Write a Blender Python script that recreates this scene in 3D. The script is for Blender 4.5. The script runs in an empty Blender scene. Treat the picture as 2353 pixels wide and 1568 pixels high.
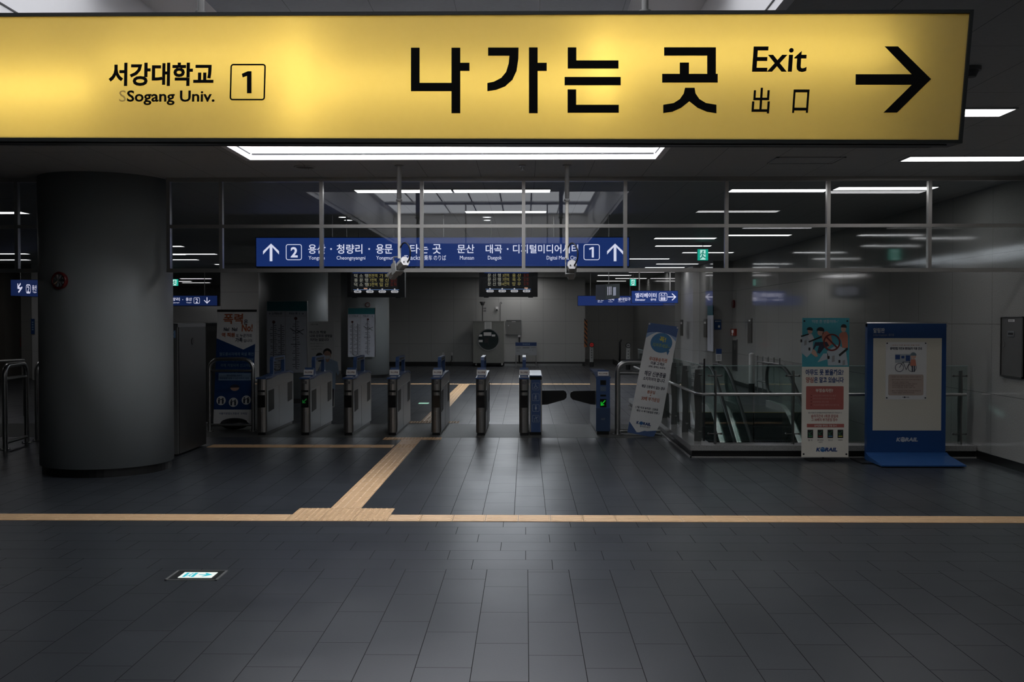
import bpy, bmesh, math, random
from mathutils import Vector, Matrix, Euler
random.seed(7)
S = bpy.context.scene
COL = S.collection

# ------------------------------------------------------------------ camera, world, exposure
F_PX, CX, CY, CAM_H = 2288.0, 1176.5, 784.0, 1.835
cam_d = bpy.data.cameras.new('camera'); cam = bpy.data.objects.new('camera', cam_d); COL.objects.link(cam)
cam.location = (0, 0, CAM_H)
cam.rotation_euler = Euler((math.radians(90 - 1.202), math.radians(0.0), math.radians(0.789)), 'XYZ')
cam_d.sensor_width = 36.0; cam_d.lens = F_PX / 2353.0 * 36.0
cam_d.clip_start = 0.05; cam_d.clip_end = 200
S.camera = cam
W = bpy.data.worlds.new('world'); S.world = W; W.use_nodes = True
W.node_tree.nodes['Background'].inputs[0].default_value = (0.004, 0.005, 0.0055, 1)
W.node_tree.nodes['Background'].inputs[1].default_value = 1.0
S.view_settings.view_transform = 'Standard'; S.view_settings.look = 'None'
S.view_settings.exposure = 0.0; S.view_settings.gamma = 1.0
S.view_settings.use_curve_mapping = False
S.cycles.max_bounces = 10; S.cycles.transparent_max_bounces = 24
S.cycles.diffuse_bounces = 4; S.cycles.glossy_bounces = 4; S.cycles.transmission_bounces = 6
S.cycles.sample_clamp_indirect = 4.0

L_SKY1 = 2.0       # daylight panels of the near ceiling recess
L_FILL = 6.0       # unseen glowing panels added to light the floor beyond the gates
L_WALLWASH = 22.0      # unseen panel added to brighten the far inner wall of the recess
L_LAMP = 5.5       # strip lights of the front hall
L_LAMPB = 3.5      # strip lights beyond the gates
L_TUBE = 24.0       # tubes inside the yellow sign
CEIL = 3.55
GLASS_Y = 12.0

ROT = cam.rotation_euler.to_matrix()
CAM = Vector((0, 0, CAM_H))
def ray(px, py):
    return (ROT @ Vector(((px - CX) / F_PX, -(py - CY) / F_PX, -1.0))).normalized()
def w(px, py, Y):
    d = ray(px, py); return CAM + d * (Y / d.y)
def fl(px, py, z=0.0):
    d = ray(px, py); return CAM + d * ((z - CAM_H) / d.z)
def xw(px, Y): return w(px, 736, Y).x
def zw(py, Y, px=1208): return w(px, py, Y).z

# ------------------------------------------------------------------ materials
def lin(c):
    c = c / 255.0
    return c / 12.92 if c <= 0.04045 else ((c + 0.055) / 1.055) ** 2.4
def rgb(r, g, b): return (lin(r), lin(g), lin(b))
MATS = {}
def mat(name, col=(.5, .5, .5), rough=.5, metal=0.0, emit=0.0, spec=.5, noise=.08, scale=9.0, coat=0.0):
    if name in MATS: return MATS[name]
    m = bpy.data.materials.new(name); m.use_nodes = True; MATS[name] = m
    nt = m.node_tree; b = nt.nodes['Principled BSDF']
    b.inputs['Roughness'].default_value = rough; b.inputs['Metallic'].default_value = metal
    b.inputs['Specular IOR Level'].default_value = spec
    if coat: b.inputs['Coat Weight'].default_value = coat; b.inputs['Coat Roughness'].default_value = .08
    if emit:
        b.inputs['Base Color'].default_value = (0.02, 0.02, 0.02, 1)
        b.inputs['Emission Color'].default_value = (*col, 1); b.inputs['Emission Strength'].default_value = emit
    else:
        tc = nt.nodes.new('ShaderNodeTexCoord'); n = nt.nodes.new('ShaderNodeTexNoise')
        n.inputs['Scale'].default_value = scale; n.inputs['Detail'].default_value = 4
        nt.links.new(tc.outputs['Object'], n.inputs['Vector'])
        mx = nt.nodes.new('ShaderNodeMix'); mx.data_type = 'RGBA'
        mx.inputs['A'].default_value = (*[c * (1 - noise) for c in col], 1)
        mx.inputs['B'].default_value = (*[min(1, c * (1 + noise)) for c in col], 1)
        nt.links.new(n.outputs['Fac'], mx.inputs['Factor']); nt.links.new(mx.outputs['Result'], b.inputs['Base Color'])
    return m
def granite(name, col, rough, spec=.5, seam=None, wave=0.0, speck=.35, spscale=140):
    """speckled stone, seam = (axis, spacing, axis, spacing, offset) in world metres"""
    m = bpy.data.materials.new(name); m.use_nodes = True; MATS[name] = m
    nt = m.node_tree; N = nt.nodes; Lk = nt.links; b = N['Principled BSDF']
    b.inputs['Roughness'].default_value = rough; b.inputs['Specular IOR Level'].default_value = spec
    g = N.new('ShaderNodeNewGeometry')
    n = N.new('ShaderNodeTexNoise'); n.inputs['Scale'].default_value = spscale; n.inputs['Detail'].default_value = 3
    Lk.new(g.outputs['Position'], n.inputs['Vector'])
    r = N.new('ShaderNodeValToRGB'); r.color_ramp.elements[0].position = .38; r.color_ramp.elements[1].position = .62
    r.color_ramp.elements[0].color = (*[c * (1 - speck) for c in col], 1)
    r.color_ramp.elements[1].color = (*[min(1, c * (1 + speck)) for c in col], 1)
    Lk.new(n.outputs['Fac'], r.inputs[0]); last = r.outputs['Color']
    if seam:
        sx = N.new('ShaderNodeSeparateXYZ'); Lk.new(g.outputs['Position'], sx.inputs[0])
        def line(ax, sp, off, wd):
            a = N.new('ShaderNodeMath'); a.operation = 'ADD'; a.inputs[1].default_value = off + 100 * sp; Lk.new(sx.outputs[ax], a.inputs[0])
            d = N.new('ShaderNodeMath'); d.operation = 'MODULO'; d.inputs[1].default_value = sp; Lk.new(a.outputs[0], d.inputs[0])
            c = N.new('ShaderNodeMath'); c.operation = 'LESS_THAN'; c.inputs[1].default_value = wd; Lk.new(d.outputs[0], c.inputs[0])
            return c.outputs[0]
        l1 = line(seam[0], seam[1], seam[4], .006); l2 = line(seam[2], seam[3], seam[5], .006)
        mx = N.new('ShaderNodeMath'); mx.operation = 'MAXIMUM'; Lk.new(l1, mx.inputs[0]); Lk.new(l2, mx.inputs[1])
        mc = N.new('ShaderNodeMix'); mc.data_type = 'RGBA'; Lk.new(mx.outputs[0], mc.inputs['Factor'])
        Lk.new(last, mc.inputs['A']); mc.inputs['B'].default_value = (*[c * .3 for c in col], 1); last = mc.outputs['Result']
    Lk.new(last, b.inputs['Base Color'])
    if wave:
        n2 = N.new('ShaderNodeTexNoise'); n2.inputs['Scale'].default_value = 1.1; Lk.new(g.outputs['Position'], n2.inputs['Vector'])
        bp = N.new('ShaderNodeBump'); bp.inputs['Strength'].default_value = wave; bp.inputs['Distance'].default_value = .05
        Lk.new(n2.outputs['Fac'], bp.inputs['Height']); Lk.new(bp.outputs['Normal'], b.inputs['Normal'])
    return m
def glass_mat(name, tint, f0, base_alpha=0.0, body=(.1, .2, .18)):
    m = bpy.data.materials.new(name); m.use_nodes = True; MATS[name] = m
    nt = m.node_tree; N = nt.nodes; Lk = nt.links
    N.remove(N['Principled BSDF']); out = N['Material Output']
    tr = N.new('ShaderNodeBsdfTransparent'); tr.inputs[0].default_value = (*tint, 1)
    df = N.new('ShaderNodeBsdfDiffuse'); df.inputs[0].default_value = (*body, 1)
    m0 = N.new('ShaderNodeMixShader'); m0.inputs[0].default_value = base_alpha
    Lk.new(tr.outputs[0], m0.inputs[1]); Lk.new(df.outputs[0], m0.inputs[2])
    gl = N.new('ShaderNodeBsdfGlossy'); gl.inputs['Roughness'].default_value = 0.0
    lw = N.new('ShaderNodeLayerWeight'); lw.inputs['Blend'].default_value = .5
    p = N.new('ShaderNodeMath'); p.operation = 'POWER'; p.inputs[1].default_value = 5; Lk.new(lw.outputs['Facing'], p.inputs[0])
    a = N.new('ShaderNodeMath'); a.operation = 'MULTIPLY_ADD'; a.inputs[1].default_value = 1 - f0; a.inputs[2].default_value = f0
    Lk.new(p.outputs[0], a.inputs[0])
    mx = N.new('ShaderNodeMixShader'); Lk.new(a.outputs[0], mx.inputs[0]); Lk.new(m0.outputs[0], mx.inputs[1]); Lk.new(gl.outputs[0], mx.inputs[2])
    Lk.new(mx.outputs[0], out.inputs['Surface'])
    return m

def floor_mat():
    m = bpy.data.materials.new('basalt_floor_tile'); m.use_nodes = True
    nt = m.node_tree; N = nt.nodes; Lk = nt.links; b = N['Principled BSDF']
    g = N.new('ShaderNodeNewGeometry'); sx = N.new('ShaderNodeSeparateXYZ'); Lk.new(g.outputs['Position'], sx.inputs[0])
    X, Y = sx.outputs['X'], sx.outputs['Y']
    def M2(op, a, c, v=None):
        n = N.new('ShaderNodeMath'); n.operation = op
        for i, q in enumerate((a, c)):
            if q is None: continue
            if hasattr(q, 'is_linked'): Lk.new(q, n.inputs[i])
            else: n.inputs[i].default_value = q
        if v is not None: n.inputs[2].default_value = v
        return n.outputs[0]
    def zone(across, along, off_a, off_b, shift):
        a = M2('DIVIDE', M2('ADD', across, off_a + 60.0), .3)
        i = M2('FLOOR', a, None); fa = M2('SUBTRACT', a, i)
        bl = M2('DIVIDE', M2('ADD', M2('ADD', along, M2('MULTIPLY', i, shift)), off_b + 120.0), .6)
        j = M2('FLOOR', bl, None); fb = M2('SUBTRACT', bl, j)
        da = M2('MULTIPLY', M2('MINIMUM', fa, M2('SUBTRACT', 1.0, fa)), .3)
        db = M2('MULTIPLY', M2('MINIMUM', fb, M2('SUBTRACT', 1.0, fb)), .6)
        ln = M2('LESS_THAN', M2('MINIMUM', da, db), .0024)
        cmb = N.new('ShaderNodeCombineXYZ'); Lk.new(i, cmb.inputs[0]); Lk.new(j, cmb.inputs[1])
        wn = N.new('ShaderNodeTexWhiteNoise'); wn.noise_dimensions = '2D'; Lk.new(cmb.outputs[0], wn.inputs['Vector'])
        return ln, wn.outputs['Value']
    la, ra = zone(X, Y, -.016, .187, .2)
    lb, rb = zone(Y, X, -7.285 + 60.3 - 60.3, .0, .2)
    lc, rc = zone(X, Y, .108, .05, .2)
    ib = M2('MULTIPLY', M2('GREATER_THAN', Y, 7.285), M2('LESS_THAN', Y, 9.1)); ic = M2('GREATER_THAN', Y, 9.1)
    ia = M2('LESS_THAN', Y, 7.285)
    ln = M2('ADD', M2('ADD', M2('MULTIPLY', la, ia), M2('MULTIPLY', lb, ib)), M2('MULTIPLY', lc, ic))
    rn = M2('ADD', M2('ADD', M2('MULTIPLY', ra, ia), M2('MULTIPLY', rb, ib)), M2('MULTIPLY', rc, ic))
    n = N.new('ShaderNodeTexNoise'); n.inputs['Scale'].default_value = 90; n.inputs['Detail'].default_value = 4; Lk.new(g.outputs['Position'], n.inputs['Vector'])
    n2 = N.new('ShaderNodeTexNoise'); n2.inputs['Scale'].default_value = 1.3; n2.inputs['Detail'].default_value = 4; Lk.new(g.outputs['Position'], n2.inputs['Vector'])
    tone = M2('MULTIPLY', M2('ADD', M2('MULTIPLY', n.outputs['Fac'], .5), .75), M2('ADD', M2('MULTIPLY', rn, .22), .86))
    cm = N.new('ShaderNodeMix'); cm.data_type = 'RGBA'; cm.blend_type = 'MULTIPLY'; cm.inputs['Factor'].default_value = 1
    cm.inputs['A'].default_value = (.031, .035, .041, 1); Lk.new(tone, cm.inputs['B'])
    gm = N.new('ShaderNodeMix'); gm.data_type = 'RGBA'; Lk.new(ln, gm.inputs['Factor']); Lk.new(cm.outputs['Result'], gm.inputs['A'])
    gm.inputs['B'].default_value = (.006, .006, .007, 1); Lk.new(gm.outputs['Result'], b.inputs['Base Color'])
    r = M2('ADD', M2('MULTIPLY', n2.outputs['Fac'], .12), .27); Lk.new(M2('ADD', r, M2('MULTIPLY', ln, .35)), b.inputs['Roughness']); Lk.new(M2('MULTIPLY', M2('SUBTRACT', 1.0, M2('MULTIPLY', ln, .75)), .5), b.inputs['Specular IOR Level'])
    bp = N.new('ShaderNodeBump'); bp.inputs['Strength'].default_value = .25; bp.inputs['Distance'].default_value = .003
    hh = M2('SUBTRACT', M2('MULTIPLY', n.outputs['Fac'], .3), ln); Lk.new(hh, bp.inputs['Height']); Lk.new(bp.outputs['Normal'], b.inputs['Normal'])
    return m

M_FLOOR = floor_mat()
M_BAND = granite('grey_granite_band', (.075, .077, .072), .55, seam=('X', .6, 'Y', .6, .1, .0))
M_WALL = granite('polished_granite', (.34, .34, .325), .07, seam=('Y', 1.2, 'Z', .9, .3, -.88), wave=.02)
M_WALLF = granite('granite_far', (.42, .42, .40), .30, seam=('X', .9, 'Z', .9, .2, -.88))
M_PALE = granite('pale_stone', (.55, .55, .54), .4, seam=('X', 9, 'Z', .9, .2, -.88), speck=.12)
M_CURB = granite('curb_granite', (.30, .30, .29), .18, speck=.25)
M_CEIL = granite('ceiling_panel', (.42, .43, .43), .55, seam=('X', .638, 'Y', 1.28, -.102, .1), speck=.03, spscale=30)
M_BOARD = granite('coffer_board', (.20, .22, .25), .5, seam=('X', .638, 'Y', 30, -.102, .0), speck=.03, spscale=30)
M_WHITE = mat('coffer_white', (.86, .85, .86), .5, noise=.02)
M_PILLAR = mat('pillar_paint', (.26, .28, .28), .45, noise=.05, scale=60)
M_BLACK = mat('black_stone', (.008, .008, .008), .35)
M_STEEL = mat('brushed_steel', (.55, .55, .54), .28, 1.0, noise=.06, scale=50)
M_DSTEEL = mat('dark_steel', (.22, .22, .215), .35, 1.0, noise=.06, scale=50)
M_FRAME = mat('screen_frame_steel', (.62, .60, .57), .33, 1.0, noise=.05, scale=30)
M_GLASS = glass_mat('screen_glass', (.93, .95, .95), .06)
M_BALG = glass_mat('balustrade_glass', (.88, .94, .93), .045, .03, (.25, .38, .35))
M_ESCG = glass_mat('escalator_glass', (.70, .83, .79), .06, .05, (.05, .13, .11))
M_LAMP = mat('lamp_diffuser', (1.0, .985, 1.0), emit=L_LAMP)
M_SKY1 = mat('daylight_glazing_near', (.93, .95, 1.0), emit=L_SKY1)
M_WALLWASH = mat('added_recess_wash', (.93, .95, 1.0), emit=L_WALLWASH)
M_LAMPB = mat('lamp_diffuser_far', (1.0, .985, 1.0), emit=L_LAMPB)
M_LAMPW = mat('lamp_wall_boost', (1.0, .985, 1.0), emit=10.0)  # glow raised to brighten the far wall
M_FILL = mat('added_floor_fill', (.88, .94, 1.0), emit=L_FILL)
M_DARK = mat('black_plastic', (.012, .012, .013), .4)
M_RUBBER = mat('black_rubber', (.010, .010, .011), .45, spec=.3)
M_INK = mat('black_vinyl', (.004, .004, .004), .9, noise=0, spec=.1)
M_TACT = mat('yellow_tactile', (.70, .46, .255), .42, noise=.12, scale=14)
M_BLUEP = mat('blue_plastic', (.055, .11, .26), .32)
M_BLUEB = mat('blue_board', (.009, .055, .19), .4)
M_WP = mat('white_print', (.84, .84, .83), .5, noise=.03)
M_SBLUE = mat('sign_blue_lit', rgb(25, 48, 108), emit=1.0)
M_SBLUED = mat('sign_blue_dim', rgb(22, 40, 92), emit=1.0)
M_SWHITE = mat('sign_white_lit', rgb(232, 232, 255), emit=1.0)
M_SWHITED = mat('sign_white_dim', rgb(205, 205, 228), emit=1.0)

# ------------------------------------------------------------------ mesh helpers
class MB:
    def __init__(s): s.v = []; s.f = []; s.smooth = []
    def add(s, vs, fs, sm=False):
        o = len(s.v); s.v += [tuple(q) for q in vs]; s.f += [tuple(i + o for i in f) for f in fs]; s.smooth += [sm] * len(fs); return s
    def box(s, x0, x1, y0, y1, z0, z1):
        vs = [(x, y, z) for z in (z0, z1) for y in (y0, y1) for x in (x0, x1)]
        return s.add(vs, [(0, 2, 3, 1), (4, 5, 7, 6), (0, 1, 5, 4), (2, 6, 7, 3), (0, 4, 6, 2), (1, 3, 7, 5)])
    def rbox(s, x0, x1, y0, y1, z0, z1, r=.01, axis='z', n=4):
        """box with its four edges along one axis rounded"""
        if axis == 'z': a0, a1, b0, b1, c0, c1 = x0, x1, y0, y1, z0, z1
        elif axis == 'y': a0, a1, b0, b1, c0, c1 = z0, z1, x0, x1, y0, y1
        else: a0, a1, b0, b1, c0, c1 = y0, y1, z0, z1, x0, x1
        pts = rrect(a0, b0, a1, b1, r, n)
        f = {'z': lambda a, b, c: (a, b, c), 'y': lambda a, b, c: (b, c, a), 'x': lambda a, b, c: (c, a, b)}[axis]
        k = len(pts)
        vs = [f(a, b, c0) for a, b in pts] + [f(a, b, c1) for a, b in pts]
        fs = [tuple(reversed(range(k))), tuple(range(k, 2 * k))] + [(i, (i + 1) % k, k + (i + 1) % k, k + i) for i in range(k)]
        return s.add(vs, fs)
    def prism(s, pts, fn, d0, d1):
        """2-D outline pts through fn(u,v,d) between depths d0 and d1"""
        k = len(pts)
        vs = [fn(u, v, d0) for u, v in pts] + [fn(u, v, d1) for u, v in pts]
        fs = [tuple(reversed(range(k))), tuple(range(k, 2 * k))] + [(i, (i + 1) % k, k + (i + 1) % k, k + i) for i in range(k)]
        return s.add(vs, fs)
    def tube(s, pts, r, n=10, closed=False, caps=True, smooth=True):
        P = [Vector(p) for p in pts]; m = len(P); rings = []
        T = []
        for i in range(m):
            if closed: t = (P[(i + 1) % m] - P[i - 1])
            else: t = (P[min(i + 1, m - 1)] - P[max(i - 1, 0)])
            T.append(t.normalized())
        up = Vector((0, 0, 1)) if abs(T[0].z) < .9 else Vector((1, 0, 0))
        a = T[0].cross(up).normalized()
        rr = r if isinstance(r, (list, tuple)) else [r] * m
        for i in range(m):
            a = (a - T[i] * a.dot(T[i])).normalized(); b = T[i].cross(a)
            rings.append([P[i] + (a * math.cos(q * math.tau / n) + b * math.sin(q * math.tau / n)) * rr[i] for q in range(n)])
        vs = [q for ring in rings for q in ring]; fs = []
        for i in range(m if closed else m - 1):
            j = (i + 1) % m
            fs += [(i * n + q, i * n + (q + 1) % n, j * n + (q + 1) % n, j * n + q) for q in range(n)]
        s.add(vs, fs, smooth)
        if caps and not closed:
            s.add(rings[0], [tuple(reversed(range(n)))]); s.add(rings[-1], [tuple(range(n))])
        return s
    def cyl(s, p0, p1, r, n=16, r1=None): return s.tube([p0, p1], [r, r if r1 is None else r1], n)
    def ellipsoid(s, c, rad, n=14, m=9):
        vs = [(c[0], c[1], c[2] - rad[2])]
        for i in range(1, m):
            th = math.pi * i / m
            for q in range(n):
                ph = math.tau * q / n
                vs.append((c[0] + rad[0] * math.sin(th) * math.cos(ph), c[1] + rad[1] * math.sin(th) * math.sin(ph), c[2] - rad[2] * math.cos(th)))
        vs.append((c[0], c[1], c[2] + rad[2])); fs = []
        for q in range(n): fs.append((0, 1 + (q + 1) % n, 1 + q))
        for i in range(m - 2):
            for q in range(n):
                a = 1 + i * n; fs.append((a + q, a + (q + 1) % n, a + n + (q + 1) % n, a + n + q))
        l = len(vs) - 1; a = 1 + (m - 2) * n
        for q in range(n): fs.append((a + q, a + (q + 1) % n, l))
        return s.add(vs, fs, True)
    def build(s, name, m, parent=None):
        me = bpy.data.meshes.new(name); me.from_pydata(s.v, [], s.f)
        me.polygons.foreach_set('use_smooth', s.smooth)
        bm = bmesh.new(); bm.from_mesh(me)
        bmesh.ops.recalc_face_normals(bm, faces=[f for f in bm.faces]) if len(bm.faces) < 60000 else None
        bm.to_mesh(me); bm.free()
        me.materials.append(m); me.update()
        o = bpy.data.objects.new(name, me); COL.objects.link(o)
        if parent: o.parent = parent; o.matrix_parent_inverse = parent_world(parent).inverted()
        return o
def parent_world(o): return WORLD.get(o.name, Matrix())
WORLD = {}
def rrect(x0, y0, x1, y1, r, n=5):
    pts = []
    for cx, cy, a0 in ((x1 - r, y1 - r, 0), (x0 + r, y1 - r, 90), (x0 + r, y0 + r, 180), (x1 - r, y0 + r, 270)):
        for k in range(n + 1):
            a = math.radians(a0 + 90 * k / n); pts.append((cx + r * math.cos(a), cy + r * math.sin(a)))
    return pts
def circ(cx, cy, r, n=28, ry=None):
    return [(cx + r * math.cos(math.tau * k / n), cy + (ry or r) * math.sin(math.tau * k / n)) for k in range(n)]
def tag(o, label=None, cat=None, group=None, kind=None):
    if label: o['label'] = label
    if cat: o['category'] = cat
    if group: o['group'] = group
    if kind: o['kind'] = kind
    return o
def thing(name, loc, label, cat, group=None):
    o = bpy.data.objects.new(name, None); COL.objects.link(o); o.location = loc; o.empty_display_size = .1
    WORLD[o.name] = Matrix.Translation(Vector(loc))
    return tag(o, label, cat, group)
def struct(name, mb, m, parent=None):
    o = mb.build(name, m, parent)
    if not parent: o['kind'] = 'structure'
    return o
def copy_tree(o, parent=None, label=None):
    c = o.copy(); COL.objects.link(c)
    if parent: q = o.matrix_parent_inverse.copy(); c.parent = parent; c.matrix_parent_inverse = q
    if label: c['label'] = label
    WORLD[c.name] = WORLD.get(o.name, Matrix())
    for ch in list(o.children): copy_tree(ch, c)
    return c

# ------------------------------------------------------------------ text
TCACHE = {}
TS = bpy.data.scenes.new('lettering')
def glyphs(s, bold):
    k = (s, bold)
    if k in TCACHE: return TCACHE[k]
    c = bpy.data.curves.new('t', 'FONT'); c.body = s; c.offset = bold; c.resolution_u = 3; c.fill_mode = 'FRONT'
    o = bpy.data.objects.new('t', c); TS.collection.objects.link(o)
    TS.view_layers[0].update()
    me = bpy.data.meshes.new_from_object(o.evaluated_get(TS.view_layers[0].depsgraph))
    vs = [(v.co.x, v.co.y) for v in me.vertices]; fs = [tuple(p.vertices) for p in me.polygons]
    bpy.data.objects.remove(o); bpy.data.curves.remove(c); bpy.data.meshes.remove(me)
    TCACHE[k] = (vs, fs); return TCACHE[k]

class Panel:
    """a flat rectangle in the place: BL corner, unit axes ux (right), uz (up), n towards the viewer"""
    def __init__(s, BL, BR, TL):
        s.o = Vector(BL); a = Vector(BR) - s.o; b = Vector(TL) - s.o
        s.W = a.length; s.H = b.length; s.ux = a.normalized(); b = b - s.ux * b.dot(s.ux) if False else b; s.uz = b.normalized()
        s.n = s.ux.cross(s.uz).normalized()
    @classmethod
    def px(cls, x0, y0, x1, y1, Y): return cls(w(x0, y1, Y), Vector((w(x1, y1, Y).x, Y, w(x0, y1, Y).z)), Vector((w(x0, y1, Y).x, Y, w(x0, y0, Y).z)))
    def at(s, px, py):
        d = ray(px, py); t = (s.o - CAM).dot(s.n) / d.dot(s.n); q = CAM + d * t - s.o
        c = s.ux.dot(s.uz); a = q.dot(s.ux); b = q.dot(s.uz); de = 1 - c * c
        return ((a - c * b) / de, (b - c * a) / de)
    def st(s, a, t): return (a * s.W, (1 - t) * s.H)          # 0..1 across, 0..1 from the top
    def p(s, u, v, d=0.0): return s.o + s.ux * u + s.uz * v + s.n * d
    def text(s, mb, body, r, bold=.02, d=.002, shear=0.0):
        """fit text into local rect r = (u0, v0, u1, v1)"""
        vs, fs = glyphs(body, bold)
        if not vs: return mb
        x0 = min(q[0] for q in vs); x1 = max(q[0] for q in vs); y0 = min(q[1] for q in vs); y1 = max(q[1] for q in vs)
        sx = (r[2] - r[0]) / max(1e-6, x1 - x0); sy = (r[3] - r[1]) / max(1e-6, y1 - y0)
        mb.add([s.p(r[0] + (x - x0) * sx + shear * (y - y0) * sy, r[1] + (y - y0) * sy, d) for x, y in vs], fs)
        return mb
    def tpx(s, mb, body, x0, y0, x1, y1, bold=.02, d=.002, shear=0.0):
        a = s.at(x0, y1); b = s.at(x1, y0); return s.text(mb, body, (a[0], a[1], b[0], b[1]), bold, d, shear)
    def tst(s, mb, body, cs, ct, ws, ht, bold=.02, d=.002):
        """centre (cs, ct), width ws and height ht as fractions"""
        return s.text(mb, body, ((cs - ws / 2) * s.W, (1 - ct - ht / 2) * s.H, (cs + ws / 2) * s.W, (1 - ct + ht / 2) * s.H), bold, d)
    def poly(s, mb, pts, d=.0015, base=0.0):
        return mb.prism(pts, s.p, base, d)
    def ppx(s, mb, pts, d=.0015): return s.poly(mb, [s.at(*q) for q in pts], d)
    def rpx(s, mb, x0, y0, x1, y1, d=.0015, r=0.0):
        a = s.at(x0, y1); b = s.at(x1, y0)
        return s.poly(mb, rrect(a[0], a[1], b[0], b[1], r) if r else [(a[0], a[1]), (b[0], a[1]), (b[0], b[1]), (a[0], b[1])], d)
    def rst(s, mb, a0, t0, a1, t1, d=.0015, r=0.0):
        u0, v1 = s.st(a0, t0); u1, v0 = s.st(a1, t1)
        return s.poly(mb, rrect(u0, v0, u1, v1, r) if r else [(u0, v0), (u1, v0), (u1, v1), (u0, v1)], d)
    def frame(s, mb, u0, v0, u1, v1, t, r, d=.002):
        a = rrect(u0, v0, u1, v1, r); b = rrect(u0 + t, v0 + t, u1 - t, v1 - t, max(.0005, r - t)); k = len(a)
        vs = [s.p(u, v, d) for u, v in a] + [s.p(u, v, d) for u, v in b]
        return mb.add(vs, [(i, (i + 1) % k, k + (i + 1) % k, k + i) for i in range(k)])
    def fpx(s, mb, x0, y0, x1, y1, tpx, rpx, d=.002):
        a = s.at(x0, y1); b = s.at(x1, y0); k = (b[0] - a[0]) / (x1 - x0)
        return s.frame(mb, a[0], a[1], b[0], b[1], tpx * k, rpx * k, d)
    def slab(s, mb, depth, front=0.0, x0=0.0, z0=0.0, x1=None, z1=None):
        x1 = s.W if x1 is None else x1; z1 = s.H if z1 is None else z1
        return mb.prism([(x0, z0), (x1, z0), (x1, z1), (x0, z1)], s.p, front - depth, front)
    def stroke(s, mb, pts, t, d=.002):
        """polyline of width t in local coordinates"""
        for (ax, ay), (bx, by) in zip(pts[:-1], pts[1:]):
            l = math.hypot(bx - ax, by - ay) or 1e-6; nx, ny = -(by - ay) / l * t / 2, (bx - ax) / l * t / 2; ex, ey = (bx - ax) / l * t * .3, (by - ay) / l * t * .3
            s.poly(mb, [(ax + nx - ex, ay + ny - ey), (ax - nx - ex, ay - ny - ey), (bx - nx + ex, by - ny + ey), (bx + nx + ex, by + ny + ey)], d)
        return mb
    def spx(s, mb, pts, tpx, d=.002):
        q = [s.at(*p) for p in pts]; k = (s.at(pts[0][0] + 1, pts[0][1])[0] - s.at(*pts[0])[0])
        return s.stroke(mb, q, tpx * k, d)
def logo(pn, x0, y0, x1, y1, m_txt, m_ball, parent, d=.003):
    """railway word mark: italic letters with a ball for the O (pixel rectangle)"""
    wd = x1 - x0; mb = MB()
    pn.tpx(mb, 'K', x0, y0 + 1, x0 + wd * .20, y1 - 1, .05, d, .22)
    pn.tpx(mb, 'RAIL', x0 + wd * .41, y0 + 1, x1, y1 - 1, .05, d, .22)
    mb.build('lettering', m_txt, parent)
    c = pn.at(x0 + wd * .315, (y0 + y1) / 2); e = pn.at(x0 + wd * .315 + wd * .115, (y0 + y1) / 2); r = e[0] - c[0]
    b = MB(); up = [(c[0] + r * math.cos(a), c[1] + r * math.sin(a)) for a in [math.radians(20 + 140 * k / 14) for k in range(15)]]
    pn.poly(b, up + [(c[0] - r * .3, c[1] + r * .45), (c[0] + r * .4, c[1] + r * .25)], d)
    dn = [(c[0] + r * math.cos(a), c[1] + r * math.sin(a)) for a in [math.radians(172 + 196 * k / 16) for k in range(17)]]
    pn.poly(b, dn + [(c[0] + r * .4, c[1] + r * .12), (c[0] - r * .3, c[1] + r * .28)], d)
    b.build('emblem', m_ball, parent)
def arc(cx, cy, r, a0, a1, n=8, ry=None):
    return [(cx + r * math.cos(math.radians(a0 + (a1 - a0) * k / n)), cy + (ry or r) * math.sin(math.radians(a0 + (a1 - a0) * k / n))) for k in range(n + 1)]
#SETTING
# ------------------------------------------------------------------ the setting
PIT = (2.42, 6.0, 13.62, 21.45)     # escalator well: x0 x1 y0 y1
mb = MB()
for x0, x1, y0, y1 in ((-20, 6.3, -3, 15.5), (-20, PIT[0], 17.5, 50), (PIT[0], 6.3, PIT[3], 50)):
    if y0 == -3:
        mb.box(-20, PIT[0], -3, 15.5, -.2, 0); mb.box(PIT[0], 6.3, -3, PIT[2], -.2, 0)
    else: mb.box(x0, x1, y0, y1, -.2, 0)
struct('floor', mb, M_FLOOR)
mb = MB().box(-20, PIT[0], 15.5, 17.5, -.2, .002)
struct('trim_1', mb, M_BAND)
# well under the escalators
mb = MB().box(PIT[0] - .1, PIT[0], PIT[2], PIT[3], -4.2, -.2).box(PIT[0] - .1, 6.2, PIT[2] - .1, PIT[2], -4.2, -.2)
mb.box(PIT[0], 6.2, PIT[3], PIT[3] + .1, -4.2, -.2).box(PIT[0] - .1, 6.2, PIT[2] - .1, PIT[3], -4.3, -4.2)
struct('wall_well', mb, mat('well_wall', (.09, .09, .09), .6))

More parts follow.
